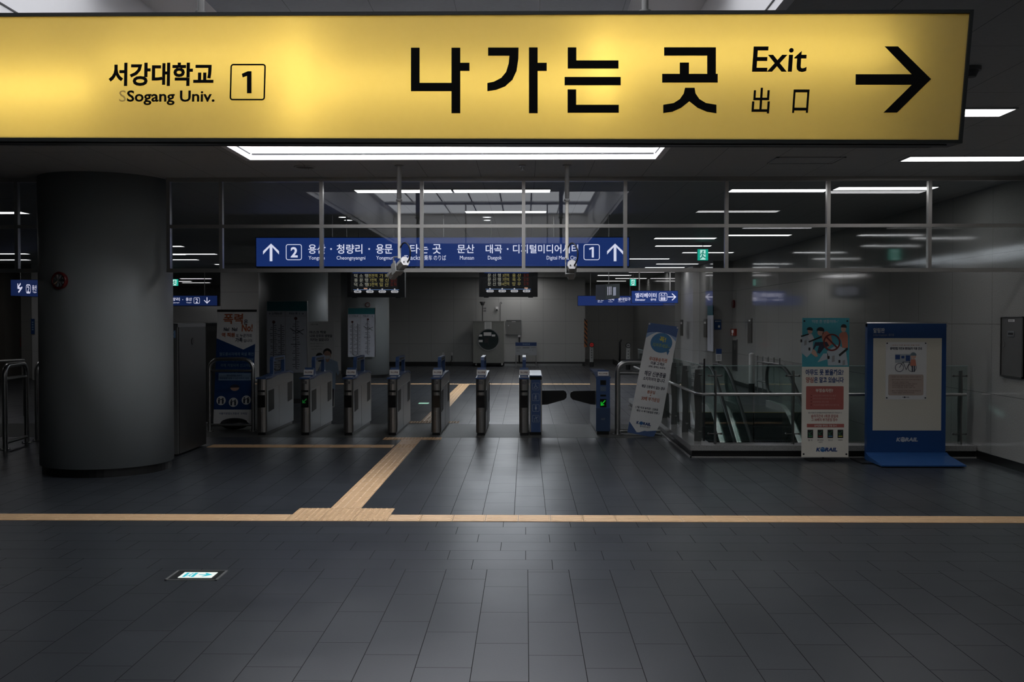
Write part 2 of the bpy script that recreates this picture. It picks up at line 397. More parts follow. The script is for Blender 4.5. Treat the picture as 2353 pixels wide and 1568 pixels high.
def coffer(n, Y0, Y1, panes, mpane, X0=-2.95, X1=1.38):
    Z1 = 4.24
    mb = MB(); t = .06
    mb.box(X0 - t, X0, Y0 - t, Y1 + t, CEIL, Z1 + .1).box(X1, X1 + t, Y0 - t, Y1 + t, CEIL, Z1 + .1)
    mb.box(X0, X1, Y0 - t, Y0, CEIL, Z1 + .1).box(X0, X1, Y1, Y1 + t, CEIL, Z1 + .1)
    mb.box(X0, X1, Y0, Y1, Z1 + .05, Z1 + .1)
    for q in range(int((X1 - X0 - .5) / .638) + 1):       # shadow gaps and panel joints on the far inner wall
        x = X0 + .575 + q * .638
        mb.box(x - .012, x + .012, Y1 - .004, Y1, CEIL + .055, CEIL + .075)
    struct('trim_%d' % n, mb, M_WHITE)
    g = MB()
    g.box(X0 + .02, X1 - .02, Y1 - .006, Y1 - .001, CEIL + .060, CEIL + .069)
    g.box(X0 + .001, X0 + .006, Y0, Y1 - .02, CEIL + .060, CEIL + .069).box(X1 - .006, X1 - .001, Y0, Y1 - .02, CEIL + .060, CEIL + .069)
    struct('trim_%d' % (n + 1), g, mat('shadow_gap', (.05, .05, .05), .7))
    b = MB()
    y = Y0
    for p0, p1 in panes + [(Y1, Y1)]:
        if p0 - y > .02 and p0 > 5: b.box(X0 + .57, X1 - .6, y + .03, p0 - .03, Z1 - .03, Z1 + .05)
        y = p1
    struct('trim_%d' % (n + 2), b, M_BOARD)
    f = MB()
    for p0, p1 in panes:
        xs = [X0 + .08 + q * (X1 - X0 - .16) / 7 for q in range(8)]
        for x in xs: f.box(x - .012, x + .012, p0, p1, Z1 - .022, Z1 + .02)
        f.box(X0 + .06, X1 - .06, p0 - .03, p0, Z1 - .035, Z1 + .02).box(X0 + .06, X1 - .06, p1, p1 + .03, Z1 - .035, Z1 + .02)
    fo = struct('window_%d' % n, f, M_WHITE)
    for p0, p1 in panes:
        if mpane == M_SKY1 and p0 > 8: mpane = M_WALLWASH  # pane nearest the screen is added, unseen, to brighten the inner wall
        for q in range(7):
            a = X0 + .1 + q * (X1 - X0 - .16) / 7
            MB().box(a, a + (X1 - X0 - .16) / 7 - .04, p0, p1, Z1 - .01, Z1 + .01).build('pane', mpane, fo)
    return (X0, X1, Y0, Y1)
C1 = coffer(2, 1.7, 10.66, [(1.76, 3.5), (3.95, 6.7), (10.0, 10.6)], M_SKY1)
C2 = coffer(5, 22.5, 30.9, [(22.8, 26.2), (26.9, 30.5)], M_FILL, -1.75, .75)  # whole recess added behind the blue sign to light the floor beyond the gates
mb = MB(); ct = .061
ys = [-3, C1[2] - ct, C1[3] + ct, C2[2] - ct, C2[3] + ct, 50]
for i in range(5):
    C = C1 if i == 1 else C2
    if i in (1, 3): mb.box(-20, C[0] - ct, ys[i], ys[i + 1], CEIL, CEIL + .12).box(C[1] + ct, 6.3, ys[i], ys[i + 1], CEIL, CEIL + .12)
    else: mb.box(-20, 6.3, ys[i], ys[i + 1], CEIL, CEIL + .12)
struct('ceiling', mb, M_CEIL)
struct('wall_right', MB().box(6.0, 6.3, -3, 28.95, 0, CEIL).box(6.0, 6.3, PIT[2] - .1, PIT[3] + .1, -4.3, 0), M_WALL)
struct('baseboard_right', MB().box(5.985, 6.0, -3, 13.28, 0, .105).box(5.985, 6.0, PIT[3] + .12, 28.9, 0, .105), M_BLACK)
# stepped piers at the far end of the right wall
struct('wall_right_pier', MB().box(5.42, 6.3, 28.95, 31.2, 0, CEIL), M_WALL)
struct('wall_right_pale', MB().box(5.22, 6.3, 31.2, 33.6, 0, CEIL), M_PALE)
struct('wall_right_end', MB().box(5.02, 6.3, 33.6, 47, 0, CEIL), M_WALL)
struct('wall_far', MB().box(-6.6, 2.38, 40.0, 40.4, 0, CEIL), M_WALLF)
struct('wall_far_left', MB().box(-20, -6.6, 49.6, 50, 0, CEIL).box(-6.6, -6.4, 40.4, 50, 0, CEIL), M_WALLF)
struct('wall_alcove', MB().box(2.38, 5.02, 46.6, 47.0, 0, CEIL).box(2.2, 2.38, 40.4, 46.6, 0, CEIL), M_WALLF)
struct('baseboard_far', MB().box(-6.6, 2.38, 39.985, 40.0, 0, .16), M_BLACK)
struct('wall_left', MB().box(-20.3, -20, -3, 50, 0, CEIL), M_WALLF)
struct('wall_left_pier', MB().box(xw(507, 30), xw(598, 30), 30, 30.6, 0, CEIL), M_PALE)
struct('wall_left_block', MB().box(xw(384, 34), xw(507, 34), 34, 34.5, 0, zw(704, 34)), M_PALE)
struct('wall_centre_pier', MB().box(xw(752, 36), xw(800, 36), 36, 36.6, 0, CEIL), M_PALE)
struct('wall_aisle_block', MB().box(xw(11, 31), xw(72, 31), 31, 31.5, 0, CEIL), M_WALLF)
struct('wall_aisle_pier', MB().box(xw(73, 30.2), xw(120, 30.2), 30.2, 31.0, 0, CEIL), M_PALE)
struct('wall_aisle_edge', MB().box(xw(-14, 30.0), xw(10, 30.0), 30.0, 31.5, 0, CEIL), mat('brown_wall', (.12, .11, .095), .5))

# glazed screen hanging from the ceiling
ZT, ZM, ZB = CEIL, zw(520, GLASS_Y), zw(622, GLASS_Y)
mull = [xw(p, GLASS_Y) for p in (390, 510, 740, 970, 1203, 1436, 1668, 1901, 2133)] + [5.98]
mulL = [xw(p, GLASS_Y) for p in (70, 42, -187, -417, -647)]
XL = -5.155 - .74; XR = mull[0]
fr = MB(); hw = .021
for a, b in ((XR - .02, 6.0), (-9.8, XL)):
    fr.box(a, b, GLASS_Y - .04, GLASS_Y + .04, ZT - .05, ZT)
    fr.box(a, b, GLASS_Y - .035, GLASS_Y + .035, ZM - .02, ZM + .02)
    fr.box(a, b, GLASS_Y - .045, GLASS_Y + .045, ZB - .02, ZB + .025)
for x in mull[:-1]: fr.box(x - hw, x + hw, GLASS_Y - .032, GLASS_Y + .032, ZB, ZT)
for x in mulL[1:]: fr.box(x - hw, x + hw, GLASS_Y - .032, GLASS_Y + .032, ZB, ZT)
win = struct('window_1', fr, M_FRAME)
for xs in (mull, [XL] + mulL[1:]):
    for a, b in zip(xs[:-1], xs[1:]):
        for z0, z1 in ((ZB, ZM), (ZM, ZT)):
            x0, x1 = min(a, b) + hw, max(a, b) - hw
            if x1 - x0 < .05: continue
            # one pane: a sheet of glass 10 mm thick
            MB().box(x0, x1, GLASS_Y - .005, GLASS_Y + .005, z0 + .02, z1 - .02).build('pane', M_GLASS, win)

# round columns
def column(x, y, label):
    t = thing('column', (x, y, 0), label, 'column', 'round columns along the hall')
    n = 56
    s = MB().prism(circ(x, y, .770, n), lambda u, v, d: (u, v, d), .10, CEIL); s.smooth = [False, False] + [True] * n
    s.build('shaft', M_PILLAR, t)
    MB().prism(circ(x, y, .742, n), lambda u, v, d: (u, v, d), 0, .10).build('plinth', M_BLACK, t)
    return t
column(-5.155, 12.2, 'big round grey column in the left foreground beside the glass screen')
column(-5.28, 22.6, 'round grey column behind the ticket gates with the larger route map')
column(-5.17, 32.0, 'farthest round grey column with a small route map')

# ------------------------------------------------------------------ strip lights
COLN = {'A': (-2.25, 'left of centre'), 'B': (-.95, 'over the middle of the hall'), 'C': (.60, 'just right of centre'), 'D': (2.69, 'third from the right wall side'),
        'E': (4.02, 'nearest the right wall'), 'F': (-9.22, 'over the left aisle'), 'G': (-13.98, 'over the far left aisle')}
lampdef = [('A', 13.2), ('B', 13.2), ('D', 13.2), ('E', 13.0), ('B', 15.75), ('D', 8.28), ('E', 10.64), ('E', 5.5), ('D', 3.1), ('F', 15.76), ('G', 15.76), ('B', 38.2), ('B', 39.3)]  # last B lamp added, hidden by a train board, to brighten the far wall
lampdef = [(c, y, COLN[c][0]) for c, y in lampdef]
LY = lambda py: (CEIL - CAM_H) * F_PX / (736 - py)
for c, px0, py in (('D', 1503, 547.8), ('E', 1668, 541), ('D', 1505, 565.4), ('E', 1567, 580.7), ('D', 1432, 595), ('E', 1507, 606.7), ('E', 1487, 614.8), ('D', 1386, 619.5), ('E', 1455, 625.5), ('D', 1373, 632.7), ('E', 1428, 640), ('D', 1371, 646), ('C', 1237, 616.5)):
    y = LY(py); lampdef.append((c, y, min((px0 - 1208) * y / F_PX, (5.95 if y < 28 else 5.36 if y < 31 else 5.16 if y < 33.5 else 4.96) - 1.29)))
for c, px1, py in (('F', 418, 565), ('F', 495, 583), ('H', 422, 584), ('F', 453, 596), ('I', 588, 607), ('I', 567, 618), ('F', 483, 640), ('H', 437, 646), ('F', 480, 649.5), ('I', 596, 633), ('G', 58, 582), ('G', 61, 596), ('A', 1100, 616.5)):
    y = LY(py); lampdef.append((c, y, (px1 - 1208) * y / F_PX - 1.27))
COLN['H'] = (0, 'over the second left aisle row'); COLN['I'] = (0, 'over the passage behind the left columns')
ordn = ['first', 'second', 'third', 'fourth', 'fifth', 'sixth', 'seventh', 'eighth', 'ninth', 'tenth', 'eleventh', 'twelfth']
count = {}
for c, y, x0 in sorted(lampdef, key=lambda q: (q[0], q[1])):
    x1 = x0 + 1.27
    front = y < GLASS_Y
    k = (c, front); count[k] = count.get(k, 0) + 1
    lab = 'white strip light %s, %s one %s the glass screen' % (COLN[c][1], ordn[count[k] - 1], 'before' if front else 'beyond')
    t = thing('ceiling_light', (x0 + .635, y, CEIL), lab, 'ceiling light', 'recessed strip lights')
    f = MB()
    for a in (x0 - .015, x1): f.box(a, a + .015, y - .16, y + .16, CEIL - .012, CEIL + .03)
    for b in (y - .16, y + .145): f.box(x0, x1, b, b + .015, CEIL - .012, CEIL + .03)
    f.build('frame', M_CEIL, t)
    MB().box(x0, x1, y - .145, y + .145, CEIL - .009, CEIL + .0).build('diffuser', M_LAMP if y < 14.5 else M_LAMPW if c == 'B' and y > 38 else M_LAMPB, t)
for i, (p, q, lab) in enumerate(((788, 498, 'round downlight left of centre beyond the screen, nearer of its pair'), (800, 505, 'round downlight left of centre beyond the screen, farther of its pair'),
                     (1119, 498, 'round downlight near the middle beyond the screen, nearer of its pair'), (1121, 505, 'round downlight near the middle beyond the screen, farther of its pair'))):
    d = ray(p, q); tt = (CEIL - CAM_H) / d.z; c = CAM + d * tt
    t = thing('downlight', (c.x, c.y, CEIL), lab, 'ceiling light', 'round downlights')
    MB().tube([(c.x + .085 * math.cos(a), c.y + .085 * math.sin(a), CEIL - .004) for a in [math.tau * k / 24 for k in range(24)]], .012, 6, True).build('rim', M_STEEL, t)
    MB().prism(circ(c.x, c.y, .078, 24), lambda u, v, d: (u, v, d), CEIL - .008, CEIL).build('lens', M_LAMP, t)

# small ceiling fittings
c = w(700, 383, 1); d = ray(700, 383); c = CAM + d * ((CEIL - CAM_H) / d.z)
t = thing('ceiling_speaker', (c.x, c.y, CEIL), 'round ceiling speaker in front of the glass screen, left of centre', 'speaker')
MB().tube([(c.x + .11 * math.cos(a), c.y + .11 * math.sin(a), CEIL - .005) for a in [math.tau * k / 28 for k in range(28)]], .012, 6, True).build('rim', M_CEIL, t)
MB().prism(circ(c.x, c.y, .105, 28), lambda u, v, d: (u, v, d), CEIL - .006, CEIL).build('grille', mat('speaker_grille', (.12, .12, .12), .6), t)
d = ray(1200, 380); c = CAM + d * ((CEIL - CAM_H) / d.z)
t = thing('sprinkler', (c.x, c.y, CEIL), 'small fire sprinkler on the ceiling between the two camera poles', 'sprinkler')
MB().cyl((c.x, c.y, CEIL), (c.x, c.y, CEIL - .012), .04, 18).build('rose', M_STEEL, t)
MB().cyl((c.x, c.y, CEIL - .012), (c.x, c.y, CEIL - .05), .009, 8).cyl((c.x, c.y, CEIL - .05), (c.x, c.y, CEIL - .055), .022, 12).build('head', M_STEEL, t)
d = ray(2230, 155); c = CAM + d * ((CEIL - CAM_H) / d.z)
t = thing('smoke_detector', (c.x, c.y, CEIL), 'dark ceiling detector right of the yellow sign', 'detector')
MB().cyl((c.x, c.y, CEIL), (c.x, c.y, CEIL - .025), .07, 20).build('base', M_DSTEEL, t)
MB().cyl((c.x, c.y, CEIL - .025), (c.x, c.y, CEIL - .065), .055, 20, .035).build('cap', mat('detector_cap', (.08, .08, .08), .5), t)
a = CAM + ray(1767, 372) * ((CEIL - CAM_H) / ray(1767, 372).z); b = CAM + ray(1945, 360) * ((CEIL - CAM_H) / ray(1945, 360).z)
t = thing('ceiling_hatch', ((a.x + b.x) / 2, (a.y + b.y) / 2, CEIL), 'flush ceiling hatch right of the bright ceiling recess', 'hatch')
y0, y1 = min(a.y, b.y), max(a.y, b.y) + .1
f = MB()
for q in ((a.x, b.x, y0, y0 + .02), (a.x, b.x, y1 - .02, y1), (a.x, a.x + .02, y0, y1), (b.x - .02, b.x, y0, y1)): f.box(*q, CEIL - .012, CEIL)
f.build('frame', M_CEIL, t); MB().box(a.x + .025, b.x - .025, y0 + .025, y1 - .025, CEIL - .006, CEIL).build('door', M_CEIL, t)

# ------------------------------------------------------------------ tactile paving
def tactile(name, runs, label, parts=None):
    """runs: (x0,x1,y0,y1,kind) kind bars_x / bars_y / dots"""
    mb = MB()
    for x0, x1, y0, y1, kind in runs:
        ln_x = kind != 'bars_y'
        T = .3
        nx = max(1, round((x1 - x0) / T)) ; ny = max(1, round((y1 - y0) / T))
        for i in range(nx):
            for j in range(ny):
                a0 = x0 + (x1 - x0) * i / nx; a1 = x0 + (x1 - x0) * (i + 1) / nx
                b0 = y0 + (y1 - y0) * j / ny; b1 = y0 + (y1 - y0) * (j + 1) / ny
                g = .0018; mb.box(a0 + g, a1 - g, b0 + g, b1 - g, 0, .004)
                if kind == 'dots':
                    for p in range(6):
                        for q in range(6):
                            cx = a0 + (a1 - a0) * (p + .5) / 6; cy = b0 + (b1 - b0) * (q + .5) / 6; k = 8
                            vs = [(cx + .016 * math.cos(math.tau * z / k), cy + .016 * math.sin(math.tau * z / k), .004) for z in range(k)] + [(cx + .010 * math.cos(math.tau * z / k), cy + .010 * math.sin(math.tau * z / k), .009) for z in range(k)]
                            mb.add(vs, [(z, (z + 1) % k, k + (z + 1) % k, k + z) for z in range(k)] + [tuple(range(k, 2 * k))])
                else:
                    for p in range(4):
                        f = (p + .5) / 4
                        if kind == 'bars_x':
                            cy = b0 + (b1 - b0) * f
                            vs = [(a0 + .012, cy - .017, .004), (a1 - .012, cy - .017, .004), (a1 - .012, cy + .017, .004), (a0 + .012, cy + .017, .004),
                                  (a0 + .02, cy - .010, .009), (a1 - .02, cy - .010, .009), (a1 - .02, cy + .010, .009), (a0 + .02, cy + .010, .009)]
                        else:
                            cx = a0 + (a1 - a0) * f
                            vs = [(cx - .017, b0 + .012, .004), (cx + .017, b0 + .012, .004), (cx + .017, b1 - .012, .004), (cx - .017, b1 - .012, .004),
                                  (cx - .010, b0 + .02, .009), (cx + .010, b0 + .02, .009), (cx + .010, b1 - .02, .009), (cx - .010, b1 - .02, .009)]
                        mb.add(vs, [(4, 5, 6, 7), (0, 1, 5, 4), (1, 2, 6, 5), (2, 3, 7, 6), (3, 0, 4, 7)])
    o = mb.build(name, M_TACT); tag(o, label, 'tactile paving'); return o
tactile('tactile_paving', [(-9.1, -2.2, 9.02, 9.32, 'bars_x')], 'yellow tactile strip across the foreground, left of the wide dotted pad')
tactile('tactile_paving', [(-1.27, 5.93, 9.02, 9.32, 'bars_x')], 'yellow tactile strip across the foreground, right of the wide dotted pad')
tactile('tactile_paving', [(-2.2, -1.27, 9.02, 9.63, 'dots')], 'wide yellow dotted pad where the two foreground tactile strips meet')
tactile('tactile_paving', [(-1.9, -1.6, 9.64, 14.25, 'bars_y'), (-1.9, -1.6, 14.25, 14.55, 'dots'), (-1.9, -1.6, 14.56, 15.2, 'bars_y'), (-2.2, -1.3, 15.2, 15.49, 'dots')], 'yellow tactile strip leading from the dotted pad to the ticket gates')
tactile('tactile_paving', [(-4.6, -1.92, 14.25, 14.55, 'bars_x')], 'dim yellow tactile strip running left to the big column')
tactile('tactile_paving', [(-2.09, -1.19, 17.67, 17.97, 'dots'), (-1.9, -1.6, 17.98, 28.3, 'bars_y'), (-2.2, -1.3, 28.3, 28.62, 'dots')], 'yellow tactile strip leading away behind the ticket gates')
tactile('tactile_paving', [(-9, -2.22, 28.35, 28.65, 'bars_x')], 'farthest yellow tactile strip behind the gates, left part toward the columns')
tactile('tactile_paving', [(-1.28, 4.3, 28.35, 28.65, 'bars_x')], 'farthest yellow tactile strip behind the gates, right part toward the escalators')

# floor exit light
t = thing('floor_exit_light', (-2.36, 7.08, 0), 'lit exit arrow plate set into the dark floor at the left', 'exit sign')
MB().box(-2.54, -2.18, 6.95, 7.21, 0, .004).build('plate', mat('plate_black', (.02, .022, .022), .25), t)
f = MB()
for q in ((-2.545, -2.175, 6.945, 6.953), (-2.545, -2.175, 7.207, 7.215), (-2.545, -2.53, 6.945, 7.215), (-2.19, -2.175, 6.945, 7.215)): f.box(*q, 0, .006)
f.build('frame', mat('plate_frame', (.35, .35, .34), .35, .6), t)
MB().box(-2.472, -2.232, 7.005, 7.155, .004, .006).build('lit_panel', mat('exit_panel_lit', rgb(236, 244, 238), emit=1.0), t)
Lf = lambda u, v, d: (u, v, d)
cy = mat('exit_cyan_lit', rgb(40, 190, 205), emit=1.0)
ic = MB().prism([(-2.448, 7.02), (-2.428, 7.02), (-2.428, 7.135), (-2.448, 7.135)], Lf, .006, .0066).prism([(-2.388, 7.02), (-2.366, 7.02), (-2.366, 7.135), (-2.388, 7.135)], Lf, .006, .0066)
ic.prism(circ(-2.402, 7.12, .008, 10), Lf, .006, .0066).prism([(-2.412, 7.085), (-2.402, 7.11), (-2.396, 7.108), (-2.402, 7.07), (-2.394, 7.03), (-2.400, 7.03), (-2.408, 7.06), (-2.42, 7.035), (-2.425, 7.04)], Lf, .006, .0066)
ic.build('running_figure', cy, t)
MB().prism([(-2.345, 7.074), (-2.295, 7.074), (-2.315, 7.035), (-2.30, 7.035), (-2.25, 7.082), (-2.30, 7.13), (-2.315, 7.13), (-2.295, 7.09), (-2.345, 7.09)], Lf, .006, .0066).build('arrow', cy, t)

#SIGN
# ------------------------------------------------------------------ big yellow exit sign
def ysign():
    YR, YL, dep = 3.615, 3.735, .135
    BL = w(-160, 316.5, YL); BR = w(2203, 322, YR); TL = w(-160, 38.5, YL - .028)
    pn = Panel(BL, BR, TL)
    t = thing('exit_sign', tuple(pn.p(pn.W / 2, pn.H, -dep / 2)), 'large backlit yellow exit sign with black lettering and a right arrow', 'sign')
    e = .012
    h = MB()
    outer = [(-e, -e), (pn.W + e, -e), (pn.W + e, pn.H + e), (-e, pn.H + e)]
    h.prism(outer, pn.p, -dep, -dep + .006)
    h.prism([(-e, -e), (pn.W + e, -e), (pn.W + e, 0), (-e, 0)], pn.p, -dep, .006).prism([(-e, pn.H), (pn.W + e, pn.H), (pn.W + e, pn.H + e), (-e, pn.H + e)], pn.p, -dep, .006)
    h.prism([(-e, 0), (0, 0), (0, pn.H), (-e, pn.H)], pn.p, -dep, .006).prism([(pn.W, 0), (pn.W + e, 0), (pn.W + e, pn.H), (pn.W, pn.H)], pn.p, -dep, .006)
    h.build('housing', mat('sign_housing', (.030, .033, .032), .35, .2), t)
    r = MB()
    r.prism([(.002, .002), (pn.W - .002, .002), (pn.W - .002, pn.H - .002), (.002, pn.H - .002)], pn.p, -dep + .007, -dep + .010)
    for q in ((.001, .001, pn.W - .001, .004), (.001, pn.H - .004, pn.W - .001, pn.H - .001), (.001, .001, .004, pn.H - .001), (pn.W - .004, .001, pn.W - .001, pn.H - .001)):
        r.prism([(q[0], q[1]), (q[2], q[1]), (q[2], q[3]), (q[0], q[3])], pn.p, -dep + .010, -.003)
    r.build('reflector', mat('sign_reflector', (.40, .39, .37), .6), t)
    m = bpy.data.materials.new('yellow_acrylic'); m.use_nodes = True; N = m.node_tree.nodes; Lk = m.node_tree.links; N.remove(N['Principled BSDF'])
    tl = N.new('ShaderNodeBsdfTranslucent'); df = N.new('ShaderNodeBsdfDiffuse'); mx = N.new('ShaderNodeMixShader'); mx.inputs[0].default_value = .25
    tc = N.new('ShaderNodeTexCoord'); no = N.new('ShaderNodeTexNoise'); no.inputs['Scale'].default_value = 40; Lk.new(tc.outputs['Object'], no.inputs['Vector'])
    cmx = N.new('ShaderNodeMix'); cmx.data_type = 'RGBA'; cmx.inputs['A'].default_value = (.95, .80, .345, 1); cmx.inputs['B'].default_value = (.99, .84, .385, 1)
    Lk.new(no.outputs['Fac'], cmx.inputs['Factor']); Lk.new(cmx.outputs['Result'], tl.inputs[0]); df.inputs[0].default_value = (.6, .54, .34, 1)
    Lk.new(tl.outputs[0], mx.inputs[1]); Lk.new(df.outputs[0], mx.inputs[2]); Lk.new(mx.outputs[0], N['Material Output'].inputs['Surface'])
    MB().prism([(.001, .001), (pn.W - .001, .001), (pn.W - .001, pn.H - .001), (.001, pn.H - .001)], pn.p, -.0006, 0).build('face_panel', m, t)
    tube = mat('sign_tube', (1.0, .99, .97), emit=L_TUBE)
    for (a, b, dd, rad) in YT:
        A = pn.at(*a); B = pn.at(*b)
        MB().cyl(pn.p(*A, -dd), pn.p(*B, -dd), rad, 10).build('lamp_tube', tube, t)
    z = lambda pts: [(800 + u / 2.94125, v / 2.94125) for u, v in pts]
    L = MB(); D = .0025
    for g in ([(425, 323), (483, 323), (483, 561), (699, 561), (699, 323), (758, 323), (758, 425), (820, 425), (820, 480), (758, 480), (758, 766), (699, 766), (699, 617), (425, 617)],
              [(946, 322), (1152, 322), (1150, 400), (1138, 480), (1110, 540), (1060, 585), (1000, 608), (941, 617), (941, 562), (985, 553), (1035, 527), (1068, 487), (1085, 430), (1090, 377), (946, 377)],
              [(1222, 321), (1281, 321), (1281, 425), (1342, 425), (1342, 480), (1281, 480), (1281, 766), (1222, 766)],
              [(1484, 321), (1542, 321), (1542, 409), (1827, 409), (1827, 464), (1484, 464)], [(1463, 521), (1842, 521), (1842, 577), (1463, 577)],
              [(1483, 605), (1541, 605), (1541, 709), (1829, 709), (1829, 763), (1483, 763)]):
        pn.ppx(L, z(g), D)
    L.build('lettering', M_INK, t); L = MB()
    pn.ppx(L, [(1526, 109), (1644.8, 109), (1644.8, 170), (1649, 170), (1649, 190), (1521.5, 190), (1521.5, 170), (1562, 170), (1562, 144), (1583, 144), (1583, 170), (1625, 170), (1625, 128), (1526, 128)], D)
    pn.ppx(L, [(1574, 202), (1571, 215), (1562, 228), (1548, 237), (1524, 241), (1524, 260), (1545, 257), (1565, 248), (1584, 233), (1603, 248), (1624, 257), (1646, 260.5), (1646, 241), (1622, 237), (1607, 228), (1598, 215), (1596, 202)], D)
    L.build('lettering', M_INK, t)
    L = MB(); pn.tpx(L, 'Exit', 1727.5, 107, 1856.5, 166, .012, D); L.build('lettering', M_INK, t)
    L = MB(); pn.tpx(L, '出', 1726, 202, 1771, 261, .012, D); L.build('lettering', M_INK, t)
    L = MB(); pn.tpx(L, '口', 1819.5, 206, 1860, 260, .012, D); L.build('lettering', M_INK, t)
    L = MB(); pn.tpx(L, '서강대학교', 250, 144, 492, 198, .030, D); L.build('lettering', M_INK, t)
    L = MB(); pn.tpx(L, 'Sogang Univ.', 292, 208, 494, 242, .022, D); L.build('lettering', M_INK, t)
    L = MB(); pn.tpx(L, 'S', 274, 208, 290, 234, .0, .0015)
    L.build('glue_residue', mat('old_glue', (.62, .45, .14), .6), t)
    L = MB(); pn.fpx(L, 528, 147, 611.5, 231, 3.6, 7, D); pn.ppx(L, [(556, 170), (570, 164), (578, 164), (578, 214.5), (568, 214.5), (568, 174.5), (558, 178)], D)
    L.build('number_box', M_INK, t)
    L = MB(); pn.ppx(L, [(2033, 107), (2063, 107), (2139, 182), (2061, 259), (2030, 259), (2095, 195), (1966, 195), (1966, 171), (2095, 171)], D); L.build('arrow', M_INK, t)
    b = MB().prism([(0, -e - .004), (pn.W - .03, -e - .004), (pn.W - .03, -e), (0, -e)], pn.p, -.075, -.03); b.prism([(0, -e - .003), (pn.W - .06, -e - .003), (pn.W - .06, -e), (0, -e)], pn.p, -dep + .005, -.095)
    b.build('bottom_rail', mat('sign_housing', (.03, .03, .03)), t)
    for px in (447, 1485.5):
        u = pn.at(px, 40)[0]; q = pn.p(u, pn.H, -dep / 2)
        r = MB().cyl((q.x, q.y, q.z), (q.x, q.y, 4.2), .0125, 14); r.cyl((q.x, q.y, 4.185), (q.x, q.y, 4.21), .045, 18).cyl((q.x, q.y, q.z), (q.x, q.y, q.z + .03), .022, 14)
        r.build('hanging_rod', M_DSTEEL, t)
YT = [((-150, 205), (215, 200), .085, .012), ((230, 150), (640, 140), .10, .008), ((682, 75), (682, 285), .095, .011), ((720, 190), (1330, 190), .10, .009),
      ((1385, 80), (1385, 240), .075, .012), ((1430, 130), (2060, 118), .09, .0085)]
ysign()
#GATES
# ------------------------------------------------------------------ ticket gates
M_GSIDE = mat('gate_side_panel', (.25, .275, .29), .32, .35, noise=.03)
M_GFRONT = mat('gate_front_steel', (.42, .41, .39), .34, 1.0, noise=.08, scale=40)
M_GDARK = mat('gate_dark_window', (.014, .015, .015), .45, spec=.2)
M_PAPER = mat('paper', (.8, .79, .77), .6, noise=.03)
M_GREEN = mat('green_arrow_lit', rgb(10, 150, 30), emit=1.0)
M_GREEND = mat('green_arrow_dim', rgb(6, 70, 22), emit=1.0)
M_NUM = mat('number_grey', (.30, .30, .30), .5)
M_RED = mat('red_print', (.45, .06, .04), .5)
GW, GY0, GY1 = .150, 15.75, 17.64
def gate_body(x):
    t = thing('ticket_gate', (x + GW / 2, GY0, 0), 'x', 'ticket gate', 'row of ticket gates')
    MB().box(x + .015, x + GW - .015, GY0 + .03, GY1 - .03, .002, .05).build('plinth', M_BLACK, t)
    # side cladding with a gently rising top edge
    prof = [(GY0 + .06, .048), (GY1, .048), (GY1, .885), (GY1 - .26, .928), (GY0 + .75, .918), (GY0 + .36, .885), (GY0 + .06, .885)]
    mb = MB().prism(prof, lambda u, v, d: (d, u, v), x, x + GW); mb.build('body', M_GSIDE, t)
    n = MB(); q = []
    for k in range(9):
        a = math.pi * k / 8; q.append((x + GW / 2 - (GW / 2) * math.cos(a) * (1 if True else 1), GY0 + .06 - .045 * math.sin(a)))
    q = [(x - .002, GY0 + .062)] + q + [(x + GW + .002, GY0 + .062)]
    n.prism(q, lambda u, v, d: (u, v, d), .046, .897); n.build('front_shell', M_GFRONT, t)
    cp = [(GY0 - .01, .898), (GY0 + .36, .892), (GY0 + .75, .922), (GY1 - .26, .932), (GY1 + .01, .888), (GY1 + .01, .908), (GY1 - .25, .957), (GY0 + .74, .950), (GY0 + .36, .926), (GY0 - .01, .922)]
    MB().prism(cp, lambda u, v, d: (d, u, v), x - .006, x + GW + .006).build('top_cap', M_BLUEP, t)
    for y0, y1, z0, z1 in ((GY0 + .18, GY0 + .52, .36, .70), (GY1 - .42, GY1 - .10, .42, .75)):
        m = MB(); sh = lambda u, v, d: (d, u, v)
        pr = [(y0, z0), (y1, z0 + .02), (y1, z1 + .01), (y0, z1)]
        m.prism(pr, sh, x - .003, x + GW + .003); m.build('sensor_window', M_GDARK, t)
    sm = MB().prism([(GY0 + .10, .735), (GY1 - .02, .768), (GY1 - .02, .772), (GY0 + .10, .739)], lambda u, v, d: (d, u, v), x - .0015, x + GW + .0015)
    sm.prism([(GY0 + .85, .06), (GY0 + .856, .06), (GY0 + .856, .74), (GY0 + .85, .74)], lambda u, v, d: (d, u, v), x - .0015, x + GW + .0015)
    sm.build('panel_seam', M_DSTEEL, t)
    c = x + GW / 2; yf = GY0 + .013
    MB().box(c - .055, c + .055, yf - .004, yf + .02, .690, .720).build('ticket_slot', M_GDARK, t)
    MB().rbox(c - .058, c + .058, yf - .008, yf + .03, .445, .640, .006, 'y').build('display', mat('display_black', (.006, .006, .006), .2), t)
    MB().cyl((c, yf + .005, .385), (c, yf - .008, .385), .008, 12).build('lock', M_STEEL, t)
    # arch with the sensor bar
    z0, z1, ya, yb = .94, 1.225, GY0 + .66, GY0 + 1.50
    a = MB(); tk = .06; hw = .028
    out = [(ya, z0), (ya, z1 - .05), (ya + .035, z1), (yb - .03, z1 + .005), (yb, z1 - .03), (yb, z0)]
    inn = [(yb - tk - .02, z0), (yb - tk - .02, z1 - .065), (ya + tk, z1 - .072), (ya + tk, z0)]
    a.prism(out + inn, lambda u, v, d: (d, u, v), c - hw, c + hw); a.build('arch', M_BLUEP, t)
    MB().box(c - hw - .002, c + hw + .002, ya + .12, yb - .12, z1 - .058, z1 - .018).build('sensor_bar', M_GDARK, t)
    return t
